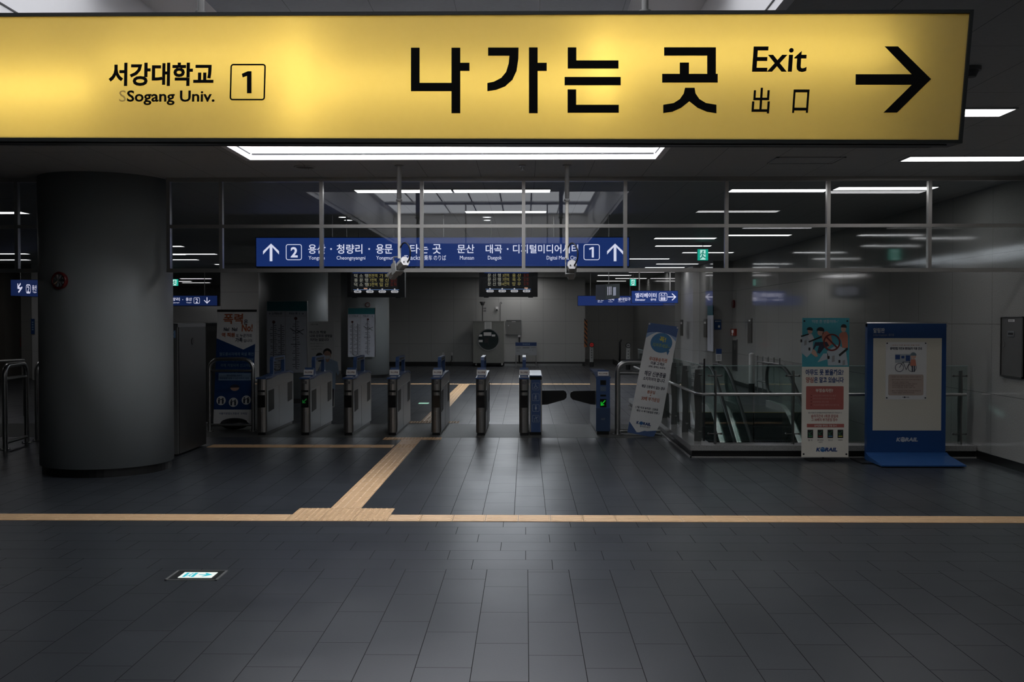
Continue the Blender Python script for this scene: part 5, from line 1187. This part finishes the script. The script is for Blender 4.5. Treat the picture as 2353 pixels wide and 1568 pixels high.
MB_ = MB().box(5.26, 5.985, 20.0, 21.45, -.2, 0).box(3.76, 3.94, 19.8, 21.45, -.2, 0).box(2.5, 2.66, 19.8, 21.45, -.2, 0)
struct('floor_landing', MB_, M_BAND)
#FAR
# ------------------------------------------------------------------ fittings on the columns and walls
def strobe(c, nrm, label, s=1.0):
    c = Vector(c); n = Vector(nrm).normalized(); r = n.cross(Vector((0, 0, 1))).normalized(); up = Vector((0, 0, 1))
    fn = lambda u, v, d: c + r * u + up * v + n * d
    t = thing('fire_strobe', tuple(c), label, 'alarm light', 'fire strobes')
    rim = MB().prism(circ(0, 0, .098 * s, 28), fn, -.012, .03); rim.tube([fn(.09 * s * math.cos(a), .09 * s * math.sin(a), .03) for a in [math.tau * k / 28 for k in range(28)]], .014 * s, 8, True); rim.build('red_rim', mat('alarm_red', (.12, .008, .008), .35), t)
    MB().prism(circ(0, 0, .076 * s, 24), fn, .025, .034).build('reflector', mat('alarm_reflector', (.7, .7, .7), .12, 1.0), t)
    l = MB()
    for k in range(8):
        a = math.tau * k / 8 + .2; b = a + .35; l.prism([(0, 0), (.07 * s * math.cos(a), .07 * s * math.sin(a)), (.07 * s * math.cos(b), .07 * s * math.sin(b))], fn, .034, .046)
    l.build('lens_facets', mat('alarm_facet', (.8, .8, .8), .1, .9), t)
a = math.radians(-107); zc = zw(645, 11.5)
strobe((-5.155 + .772 * math.cos(a), 12.2 + .772 * math.sin(a), zc), (math.cos(a), math.sin(a), 0), 'red-rimmed fire strobe on the big left column')
a = math.radians(-75); strobe((-5.17 + .772 * math.cos(a), 32.0 + .772 * math.sin(a), zw(700.5, 31.2)), (math.cos(a), math.sin(a), 0), 'small fire strobe above the map on the farthest column', .75)
strobe((5.985, xw(0, 1) * 0 + 6.0 * F_PX / (1686 - 1208), zw(699, 28.7)), (-1, 0, 0), 'small red fire strobe on the right wall above the red alarm box', 1.2)

M_MAPW = mat('map_paper', (.52, .54, .60), .45); M_MAPG = mat('map_teal', (.02, .14, .16), .4)
def route_map(x0, y0, x1, y1, yh, Y, label, dots):
    pn = Panel.px(x0, y0, x1, y1, Y); t = thing('route_map', tuple(pn.p(pn.W / 2, 0)), label, 'map', 'route maps on the columns')
    pn.slab(MB(), .03, 0).build('panel', M_MAPW, t); pn.rpx(MB(), x0, y0, x1, yh, .004).build('header', M_MAPG, t)
    e = MB(); e.prism([(-.012, -.012), (pn.W + .012, -.012), (pn.W + .012, 0), (-.012, 0)], pn.p, -.04, .012).prism([(-.012, 0), (0, 0), (0, pn.H), (-.012, pn.H)], pn.p, -.04, .012).prism([(pn.W, 0), (pn.W + .012, 0), (pn.W + .012, pn.H), (pn.W, pn.H)], pn.p, -.04, .012).prism([(-.012, pn.H), (pn.W + .012, pn.H), (pn.W + .012, pn.H + .012), (-.012, pn.H + .012)], pn.p, -.04, .012)
    e.build('frame', M_STEEL, t)
    W_ = pn.W; Hh = pn.at(x0, yh)[1]; m = MB()
    for u in (.46,): pn.stroke(m, [(u * W_, .02), (u * W_, Hh - .01)], .008, .003)
    pn.stroke(m, [(.03, Hh * .92), (W_ - .03, Hh * .92)], .006, .003); m.build('ruling', M_NUM, t)
    m = MB()
    for u, ya, yb in ((.16, .06, .80), (.35, .06, .78), (.72, .06, .86)):
        pn.stroke(m, [(u * W_, Hh * ya), (u * W_, Hh * yb)], .014, .004)
        n = 22
        for k in range(n):
            v = Hh * (ya + (yb - ya) * k / n); q = .03 + .035 * ((k * 7) % 5) / 5
            pn.stroke(m, [(u * W_ + .02, v), (u * W_ + .02 + q, v)], .012, .004); 
            if k % 3: pn.stroke(m, [(u * W_ - .02, v), (u * W_ - .02 - q, v)], .012, .004)
    pn.stroke(m, [(.16 * W_, Hh * .08), (.20 * W_, Hh * .04), (.31 * W_, Hh * .04), (.35 * W_, Hh * .08)], .014, .004)
    for a, b in (((.72, .64), (.92, .70)), ((.72, .70), (.90, .62)), ((.60, .46), (.82, .46)), ((.58, .72), (.72, .66))): pn.stroke(m, [(a[0] * W_, a[1] * Hh), (b[0] * W_, b[1] * Hh)], .014, .004)
    m.build('route_lines', mat('map_ink', (.05, .05, .06), .5), t)
    for u, v in dots: pn.poly(MB(), circ(u * W_, v * Hh, .035, 14), .005).build('route_dot', mat('map_dot', (.08, .02, .02), .5), t)
    L = MB(); pn.text(L, '← 2 타는곳', (.05 * W_, Hh * .94, .38 * W_, Hh * .98), .02, .004); L.build('lettering', M_TXT, t)
    L = MB(); pn.text(L, '타는곳 1 →', (.56 * W_, Hh * .94, .92 * W_, Hh * .98), .02, .004); L.build('lettering', M_TXT, t)
    return t
route_map(614, 693, 706, 856.5, 715, 22.6 - .81, 'larger white route map with teal header on the column behind the first gates', ((.17, .82), (.72, .88)))
route_map(800, 708.5, 862, 820.5, 722.5, 32 - .81, 'smaller white route map with teal header on the farthest column', ((.16, .82), (.74, .88)))

# wall cabinet on the right wall
def wallbox_r(px0, px1, py0, py1, label, name, cat, m, dep=.03):
    ya, yb = 6.0 * F_PX / (px1 - 1208), 6.0 * F_PX / (px0 - 1208); Ym = (ya + yb) / 2
    z0, z1 = zw(py1, Ym), zw(py0, Ym); t = thing(name, (6.0, Ym, z0), label, cat)
    MB().box(6.0 - dep, 6.0, ya, yb, z0, z1).build('body', m, t); return t, ya, yb, z0, z1
t, ya, yb, z0, z1 = wallbox_r(2299, 2349, 728, 867, 'grey steel cabinet set in the right wall, right of the information board', 'wall_cabinet', 'cabinet', mat('cabinet_grey', (.12, .12, .115), .4, .2))
f = MB()
for q in ((ya, yb, z0, z0 + .02), (ya, yb, z1 - .01, z1), (ya, ya + .01, z0, z1), (yb - .01, yb, z0, z1)): f.box(5.955, 6.0, *q)
f.build('frame', M_DSTEEL, t); pn = Panel((5.968, yb, z0), (5.968, ya, z0), (5.968, yb, z1))
o = pn.rst(MB(), .34, .045, .62, .085, .003).build('label_plate', M_PAPER, t); L = MB(); pn.tst(L, '분전반', .48, .065, .2, .022, .02, .005); L.build('lettering', M_TXT, o)
o = pn.rst(MB(), .32, .235, .62, .33, .006).build('latch_plate', M_STEEL, t); pn.rst(MB(), .37, .265, .56, .30, .012).build('latch', M_DARK, o)
pn.rst(MB(), .14, .42, .17, .50, .012).build('keyhole_strip', M_STEEL, t)
t, ya, yb, z0, z1 = wallbox_r(1682, 1691.5, 756, 771.5, 'red fire alarm box on the far right wall', 'fire_alarm_box', 'alarm box', mat('alarm_box_red', (.30, .03, .015), .4), .06)
pn = Panel((5.939, yb, z0), (5.939, ya, z0), (5.939, yb, z1)); pn.rst(MB(), .25, .15, .75, .6, .004).build('label_plate', M_PAPER, t); u, v = pn.st(.5, .8); pn.poly(MB(), circ(u, v, .045, 14), .01).build('push_button', M_PAPER, t)
t, ya, yb, z0, z1 = wallbox_r(1678.5, 1693, 782, 851, 'dark service door niche on the far right wall', 'service_door', 'door', mat('niche_dark', (.05, .05, .048), .45), .012)
MB().box(5.975, 6.0, ya - .03, ya, z0, z1 + .03).box(5.975, 6.0, yb, yb + .03, z0, z1 + .03).build('frame', M_DSTEEL, t); MB().box(5.94, 5.99, ya + .08, ya + .11, 1.0, 1.15).build('handle', M_STEEL, t)
t, ya, yb, z0, z1 = wallbox_r(1664, 1672, 695, 718, 'grey loudspeaker box high on the far right wall', 'wall_speaker', 'speaker', mat('speaker_grey', (.06, .06, .06), .5), .16)
MB().box(5.834, 5.842, ya + .02, yb - .02, z0 + .03, z1 - .03).build('grille', M_DARK, t)
t, ya, yb, z0, z1 = wallbox_r(1719, 1726, 704, 730, 'dark narrow panel on the right wall near the reflected elevator sign', 'wall_panel', 'panel', mat('panel_dark', (.06, .058, .05), .4), .02) if False else wallbox_r(1718, 1727, 732, 788, 'dark narrow panel on the right wall above the white bollard', 'wall_panel', 'panel', mat('panel_dark', (.06, .058, .05), .4), .02)
pn = Panel((5.979, yb, z0), (5.979, ya, z0), (5.979, yb, z1)); pn.rst(MB(), .3, .06, .7, .12, .004).build('label_plate', M_PAPER, t)
# items on the stepped piers
pn = Panel.px(1641, 735, 1657, 757.5, 28.94); t = thing('wall_sign', tuple(pn.p(0, 0)), 'blue square wall sign on the pier beyond the escalators', 'sign')
pn.slab(MB(), .02, .02).build('panel', M_BLUEB, t); L = MB(); pn.tst(L, '엘리베이터', .5, .16, .8, .12, .02, .022); L.build('lettering', M_WP, t); m = MB(); pn.frame(m, pn.W * .55, pn.H * .18, pn.W * .8, pn.H * .45, .01, .02, .022); pn.rst(m, .6, .62, .75, .76, .022); m.build('pictogram', M_WP, t)
zb = fl(1650, 736 + 1.835 * 2288 / 28.6)
pn = Panel.px(1645, 802, 1658, 830, 28.6); t = thing('standing_notice', (pn.p(pn.W / 2, 0).x, 28.6, 0), 'blue and white standing notice in front of the far pier', 'notice board')
pn.slab(MB(), .02, 0).build('board', M_PAPER, t); pn.rst(MB(), 0, 0, 1, .42, .004).build('header', M_DBLUE, t); m = MB()
for k in range(4): pn.rst(m, .15, .52 + k * .1, .85, .57 + k * .1, .004)
m.build('print_lines', M_NUM, t); x = pn.p(pn.W / 2, 0).x; MB().cyl((x, 28.62, 0), (x, 28.62, pn.p(0, 0).z + .1), .018, 8).build('pole', M_DSTEEL, t); MB().cyl((x, 28.62, 0), (x, 28.62, .02), .14, 18).build('foot', M_DSTEEL, t)
def sidepanel(xw_, px0, px1, py0, py1, m, label, name, cat, dep=.02):
    ya, yb = xw_ * F_PX / (px1 - 1208), xw_ * F_PX / (px0 - 1208); Ym = (ya + yb) / 2; z0, z1 = zw(py1, Ym), zw(py0, Ym)
    t = thing(name, (xw_, Ym, z0), label, cat); MB().box(xw_ - dep, xw_, ya, yb, z0, z1).build('panel', m, t); return t, ya, yb, z0, z1
t, ya, yb, z0, z1 = sidepanel(5.42, 1626, 1638.5, 703, 807, M_MAPW, 'tall narrow map with dark header on the side of the pier', 'wall_map', 'map')
MB().box(5.396, 5.42, ya, yb, z1 - .28, z1).build('header', M_MAPG, t); MB().box(5.398, 5.40, (ya + yb) / 2 - .02, (ya + yb) / 2 + .02, z0 + .2, z1 - .4).build('route_line', M_NUM, t)
t, ya, yb, z0, z1 = sidepanel(5.42, 1616.8, 1624, 733.5, 775.5, mat('panel_dark', (.06, .058, .05)), 'dark narrow steel panel beside the tall wall map', 'wall_panel', 'panel'); MB().box(5.396, 5.40, ya + .1, yb - .1, z1 - .14, z1 - .08).build('label_plate', M_PAPER, t)
t, ya, yb, z0, z1 = sidepanel(5.02, 1563.5, 1569, 735, 772, mat('panel_dark', (.06, .058, .05)), 'farthest dark narrow panel on the right wall, beside the leaning banner top', 'wall_panel', 'panel'); MB().box(4.996, 5.0, ya + .1, yb - .1, z1 - .14, z1 - .08).build('label_plate', M_PAPER, t)

# bollard, side rail beyond the escalators
c = fl(1727, 890); c.y = 26.0; x = xw(1728, 25.0)
t = thing('bollard', (x, 25.0, 0), 'white round bollard beyond the right escalator', 'bollard')
MB().cyl((x, 25.0, .25), (x, 25.0, zw(815, 25)), .072, 20).ellipsoid((x, 25.0, zw(815, 25)), (.072, .072, .05), 18, 8).build('post', mat('bollard_white', (.62, .62, .60), .4), t); MB().cyl((x, 25.0, 0), (x, 25.0, .25), .075, 20).build('foot', M_BLACK, t)
t = thing('side_rail', (x + .2, 24.6, 0), 'low steel rail with uprights beside the white bollard', 'railing')
m = MB(); m.tube([(x + .12, 24.9, zw(831, 24.9)), (5.9, 23.2, zw(837, 23.2))], .02, 8); m.tube([(x + .12, 24.9, zw(874, 24.9)), (5.9, 23.2, zw(884, 23.2))], .02, 8); m.build('rail', M_STEEL, t)
for k in range(5): q = k / 4; xx = x + .12 + (5.9 - x - .12) * q; yy = 24.9 - 1.7 * q; MB().cyl((xx, yy, 0), (xx, yy, .95), .014, 8).build('upright', M_STEEL, t)

# ------------------------------------------------------------------ objects along the far wall
YF = 39.3
def Fx(p): return xw(p, YF)
t = thing('wheeled_cabinet', (Fx(1122), YF, 0), 'grey steel cabinet on castors with a round glass window at the far wall', 'cabinet')
zt = zw(740, YF)
m = MB(); m.box(Fx(1087), Fx(1157), YF, YF + .55, .14, zt).box(Fx(1086), Fx(1158), YF - .01, YF + .56, zt, zt + .03); m.build('body', mat('cabinet_warm_grey', (.26, .26, .235), .45, .1), t)
pn = Panel((Fx(1087), YF, 0), (Fx(1157), YF, 0), (Fx(1087), YF, 1)); cu, cv = pn.at(1122.3, 781)
m = MB(); a = circ(cu, cv, .44, 40); b = circ(cu, cv, .40, 40); m.add([pn.p(*q, .0) for q in a] + [pn.p(*q, .03) for q in a] + [pn.p(*q, .03) for q in b], [(i, (i + 1) % 40, 40 + (i + 1) % 40, 40 + i) for i in range(40)] + [(40 + i, 40 + (i + 1) % 40, 80 + (i + 1) % 40, 80 + i) for i in range(40)]); m.build('window_ring', M_DSTEEL, t)
o = pn.poly(MB(), circ(cu, cv, .40, 36), .012).build('round_window', mat('round_window_glass', (.03, .045, .045), .12), t)
m = MB(); pn.stroke(m, [(cu - .35, cv + .08), (cu + .35, cv + .08)], .02, .02); pn.stroke(m, [(cu, cv - .2), (cu, cv + .3)], .02, .02); pn.poly(m, [(cu - .16, cv - .12), (cu - .02, cv - .12), (cu - .02, cv + .06), (cu - .16, cv + .06)], .018); m.build('inner_rack', M_DARK, o)
for q in ((1111.5, 764, 1129, 772), (1099.5, 769, 1108, 773.5), (1130, 769, 1138, 773.5), (1100, 781.5, 1109, 786.5)): pn.rpx(MB(), *q, .022).build('paper_label', M_PAPER, t)
o = pn.rpx(MB(), 1113.5, 739, 1129.5, 757, .006).build('paper_notice', M_PAPER, t); m = MB()
for k in range(5): pn.rpx(m, 1115.5, 742 + k * 2.6, 1127.5, 743 + k * 2.6, .008)
m.build('print_lines', M_NUM, o)
for k in (1092, 1152): MB().cyl((Fx(k), YF + .05, .07), (Fx(k) + .06, YF + .05, .07), .07, 14).cyl((Fx(k) + .03, YF + .05, .07), (Fx(k) + .03, YF + .05, .14), .03, 8).build('castor', M_DSTEEL, t)
m = MB(); xx = Fx(1108.3); m.cyl((xx, YF + .2, zt), (xx, YF + .2, zw(699, YF)), .02, 8).cyl((xx, YF + .2, zw(702, YF)), (xx, YF + .2, zw(696.5, YF)), .06, 14, .09).cyl((xx, YF + .2, zw(696.5, YF)), (xx, YF + .2, zw(693.5, YF)), .11, 16).box(xx + .06, xx + .14, YF + .16, YF + .24, zw(710.5, YF), zw(707, YF)).box(xx + .06, xx + .14, YF + .16, YF + .24, zw(716.5, YF), zw(713, YF)).tube([(xx, YF + .2, zw(708.5, YF)), (xx + .1, YF + .2, zw(708.5, YF))], .012, 6).tube([(xx, YF + .2, zw(715, YF)), (xx + .1, YF + .2, zw(715, YF))], .012, 6); m.build('antenna_mast', M_DSTEEL, t)
m = MB(); xx = Fx(1148.8); m.tube([(xx, YF + .2, zt), (xx, YF + .2, zw(696, YF)), (xx + .04, YF + .2, zw(694, YF)), (xx + .07, YF + .2, zw(696, YF)), (xx + .05, YF + .2, zw(699, YF))], .014, 8); m.build('bent_mast', M_DSTEEL, t)
YW = 39.98
def on_far(x0, y0, x1, y1, name, label, cat, m, dep=.06):
    pn = Panel.px(x0, y0, x1, y1, YW); t = thing(name, tuple(pn.p(pn.W / 2, 0)), label, cat); pn.slab(MB(), dep, dep).build('body', m, t); pn.o = pn.o + pn.n * dep; return t, pn
t, pn = on_far(1163.5, 735.5, 1198, 769.5, 'wall_panel', 'square grey electrical panel on the far wall right of the cabinet', 'panel', mat('panel_grey', (.16, .16, .15), .4))
f = MB()
for q in ((0, 0, 1, .05), (0, .95, 1, 1), (0, 0, .04, 1), (.96, 0, 1, 1)): pn.rst(f, *q, .02)
f.build('frame', M_DSTEEL, t); pn.rst(MB(), .36, .09, .62, .14, .006).build('label_plate', M_PAPER, t); u, v = pn.st(.14, .38); pn.poly(MB(), circ(u, v, .025, 10), .02).build('lock', M_STEEL, t)
t, pn = on_far(1139, 705, 1145, 713, 'wall_sensor', 'small white sensor box on the far wall above the cabinet', 'sensor', M_PAPER); pn.rst(MB(), .2, .7, .8, 1.2, .02).build('sensor_head', M_DARK, t)
for x0, lab in ((1016.5, 'left white socket plate low on the far wall'), (1036.5, 'right white socket plate with a black cable on the far wall')):
    t, pn = on_far(x0, 811, x0 + 4, 817, 'wall_socket', lab, 'socket', M_PAPER, .03); pn.rst(MB(), .25, .3, .75, .7, .006).build('socket_face', M_NUM, t)
    if x0 > 1020: a = pn.p(pn.W / 2, 0, .02); MB().tube([a, a + Vector((0, -.02, -.2)), (a.x - .03, a.y - .03, .2), (a.x - .04, a.y - .05, .02)], .02, 8).build('cable', M_DARK, t)
xx = Fx(1193); t = thing('wall_conduit', (xx, YW - .03, 0), 'black cable running down from a white plug below the electrical panel', 'cable')
MB().box(xx - .05, xx + .05, YW - .06, YW, zw(775, YW), zw(769.8, YW)).build('plug', M_PAPER, t); MB().tube([(xx, YW - .05, zw(775, YW)), (xx, YW - .05, .02)], .03, 8).build('cable', M_DARK, t)
pn = Panel.px(1184.5, 787, 1233, 816.5, 38.6); t = thing('standing_notice', (pn.p(pn.W / 2, 0).x, 38.6, 0), 'white notice board on thin legs with a blue header, by the far wall', 'notice board')
pn.slab(MB(), .03, 0).build('board', mat('board_pale', (.48, .50, .52), .5), t); pn.rst(MB(), 0, 0, 1, .28, .004).build('header', M_DBLUE, t); L = MB(); pn.tst(L, '정보안내', .5, .15, .34, .13, .02, .006); L.build('lettering', M_PALEB, t)
m = MB()
for a, b, c_, d_ in ((.04, .40, .26, .44), (.04, .47, .24, .50), (.34, .37, .66, .47), (.72, .40, .96, .44), (.04, .62, .22, .65), (.04, .70, .2, .73), (.66, .62, .72, .66), (.78, .62, .84, .66), (.40, .88, .60, .92)): pn.rst(m, a, b, c_, d_, .005)
m.build('print_lines', M_NUM, t)
for u in (.02, pn.W - .02):
    q = pn.p(u, 0, -.02); MB().cyl((q.x, q.y, 0), (q.x, q.y, pn.H + q.z), .018, 8).cyl((q.x, q.y, 0), (q.x, q.y, .015), .10, 12).build('leg', M_STEEL, t)
t = thing('floor_strip', (Fx(1250), 39.9, 0), 'pale steel threshold strip along the foot of the far wall', 'strip'); MB().box(Fx(1158), Fx(1340), 39.86, 39.97, 0, .09).build('strip', M_DSTEEL, t)
# hazard post and bollards at the mouth of the far escalator
t = thing('hazard_strip', (xw(1346.5, 39.9), 39.9, zw(798, 39.9)), 'orange and black hazard strip on the corner of the far wall', 'warning strip')
pn = Panel.px(1342.5, 736, 1349.5, 798, 39.996); pn.slab(MB(), .02, .02).build('strip', mat('hazard_orange', (.42, .14, .04), .5), t); m = MB()
for k in range(6): v = pn.H * (.02 + k / 6); pn.poly(m, [(0, v + .16), (pn.W, v), (pn.W, v + .08), (0, v + .24)], .024, .018)
m.build('black_stripes', M_DARK, t)
def bollard2(px, top, base, Y, label, red):
    x = xw(px, Y); zt_ = zw(top, Y); t = thing('escalator_bollard', (x, Y, 0), label, 'bollard', 'grey signal bollards at the far escalator')
    MB().rbox(x - .075, x + .075, Y - .06, Y + .06, .18, zt_ - .10, .03).build('post', mat('bollard_grey', (.42, .43, .42), .4), t); MB().rbox(x - .08, x + .08, Y - .065, Y + .065, 0, .18, .03).build('foot', M_BLACK, t)
    pn = Panel((x - .075, Y - .06, 0), (x + .075, Y - .06, 0), (x - .075, Y - .06, 1)); o = MB().prism(circ(.075, zt_ - .08, .10, 20), pn.p, -.10, .02).build('signal_head', M_DARK, t)
    MB().prism(circ(.075, zt_ - .08, .075, 16), pn.p, .02, .024).build('signal_disc', mat('signal_red', rgb(95, 12, 8), emit=1.0) if red else M_NUM, o); pn.poly(MB(), [(.03, zt_ - .095), (.12, zt_ - .095), (.12, zt_ - .07), (.03, zt_ - .07)], .027, .022).build('signal_bar', M_DARK, o)
    m = MB()
    for k in range(4): pn.poly(m, circ(.075, .35 + k * (zt_ - .6) / 3.4, .02, 8), .004)
    m.build('screw_dots', M_DARK, t)
bollard2(1359.5, 788, 848, 39.4, 'grey bollard with a red signal, beside the orange hazard strip', True)
bollard2(1443.5, 789, 848, 37.0, 'grey signal bollard behind the bent steel rail', False)
def newel(px, Y, label):
    x = xw(px, Y); t = thing('escalator_newel', (x, Y, 0), label, 'escalator')
    pts = [(x, Y - .1, .25)] + [(x, Y + .25 * 0 - .1 - .30 * math.sin(a) * .6, .62 - .38 * math.cos(a)) for a in [math.radians(20 * k) for k in range(1, 9)]] + [(x + .12, Y + .6, 1.0), (x + .3, Y + 2.4, 1.0)]
    MB().tube(pts, .04, 8).build('handrail', M_RUBBER, t); MB().prism([(Y, .2), (Y + 2.4, .2), (Y + 2.4, .95), (Y + .1, .95), (Y - .15, .6)], lambda u, v, d: (d + (u - Y) * .12, u, v), x - .005, x + .005).build('glass_panel', M_ESCG, t); MB().box(x - .05, x + .05, Y, Y + 2.4, 0, .2).build('skirt_deck', M_DSTEEL, t)
newel(1423, 39.5, 'black handrail end of the far escalator beyond the flap gate')

# machines behind the big left column
M_MACH = mat('machine_grey', (.17, .17, .165), .35, .4); M_MDARK = mat('machine_dark', (.035, .035, .034), .4)
t = thing('ticket_machine', (-5.0, 13.5, 0), 'steel ticket machine whose right edge shows behind the big left column', 'machine')
X1 = xw(411, 13.4); zt = 1.79
MB().box(X1 - .75, X1 - .01, 13.36, 14.5, .02, zt - .05).build('body', M_MACH, t); MB().box(X1 - .01, X1, 13.40, 14.52, .02, zt - .02).build('dark_side', M_MDARK, t); MB().box(X1 - .76, X1 + .002, 13.35, 14.52, zt - .05, zt).build('top_edge', M_DSTEEL, t); MB().box(X1 - .7, X1 - .05, 13.4, 14.4, 0, .02).build('plinth', M_BLACK, t)
MB().cyl((X1, 13.95, zw(785, 13.9)), (X1 + .006, 13.95, zw(785, 13.9)), .05, 18).build('speaker_hole', M_DARK, t)
pn = Panel.px(393, 760, 403, 777, 13.348); pn.slab(MB(), .004, .004).build('display', mat('machine_display', rgb(20, 30, 42), emit=1.0), t); m = MB(); pn.rst(m, .4, .15, .7, .4, .006); pn.rst(m, .4, .68, .7, .88, .006); m.build('icons', M_NUM, t)
t = thing('ticket_machine', (-5.3, 17.6, 0), 'tall grey machine with a bright top edge behind the blue banner', 'machine')
xb, xc = xw(470, 17.6), xw(545, 17.6); zt = zw(742, 17.6)
MB().box(xb, xc, 17.62, 18.4, .02, zt - .03).build('body', M_MACH, t); MB().box(xb - .005, xc + .005, 17.6, 18.4, zt - .03, zt).build('top_edge', M_STEEL, t); MB().box(xb + .03, xc - .03, 17.65, 18.35, 0, .02).build('plinth', M_BLACK, t); MB().box(xb + .04, xc - .04, 17.612, 17.63, .2, zt - .14).build('door', mat('machine_door', (.14, .14, .13), .4, .3), t)

# left aisle fittings
pn = Panel.px(34.5, 776, 48.5, 797.5, 30.98); t = thing('fire_alarm_box', tuple(pn.p(0, 0)), 'red fire alarm box with a green lamp on the left aisle wall', 'alarm box'); pn.slab(MB(), .06, .06).build('body', mat('alarm_box_red', (.3, .03, .015)), t); pn.o = pn.o + pn.n * .06
pn.rst(MB(), .25, .2, .75, .4, .004).build('label_plate', mat('label_olive', (.25, .25, .08), .5), t); u, v = pn.st(.5, .82); pn.poly(MB(), circ(u, v, .028, 12), .012).build('lamp', mat('lamp_green', rgb(60, 160, 130), emit=1.0), t)
pn = Panel.px(35.5, 765, 46, 771, 30.98); t = thing('wall_label', tuple(pn.p(0, 0)), 'small white label plate above the left red alarm box', 'label'); pn.slab(MB(), .015, .015).build('plate', M_PAPER, t); pn.rst(MB(), .0, -.35, 1, -.1, .014).build('upper_plate', M_DARK, t)
pn = Panel.px(71.8, 733, 80, 768, 30.18); t = thing('wall_sign', tuple(pn.p(0, 0)), 'tall blue sign on the pale pier at the far left', 'sign'); pn.slab(MB(), .02, .02).build('panel', M_BLUEB, t); L = MB()
for k in range(4): pn.rst(L, .3, .18 + k * .16, .75, .27 + k * .16, .022)
L.build('print_marks', M_PALEB, t)
t = thing('handrail', (-9.0, 18.0, 0), 'plain steel handrail behind the loop barriers at the left edge', 'railing')
m = MB().tube([(-9.6, 17.0, zw(834, 17.0, 0)), (xw(40, 18.4), 18.4, zw(828, 18.4, 40)), (xw(54, 18.9), 18.9, zw(828, 18.9, 50))], .022, 10); m.build('rail', M_STEEL, t); q = (xw(54, 18.9), 18.9); MB().cyl((*q, 0), (*q, zw(828, 18.9, 50)), .02, 10).build('post', M_STEEL, t); MB().cyl((-9.6, 17.0, 0), (-9.6, 17.0, zw(834, 17.0, 0)), .02, 10).build('post', M_STEEL, t)
d = fl(973, 927); t = tag(MB().box(d.x - .10, d.x + .12, d.y - .14, d.y + .10, 0, .003).build('floor_exit_light', mat('floor_light_green', rgb(150, 205, 180), emit=1.0)), 'tiny lit exit plate in the floor behind the gates', 'exit sign')
bpy.data.scenes.remove(TS)
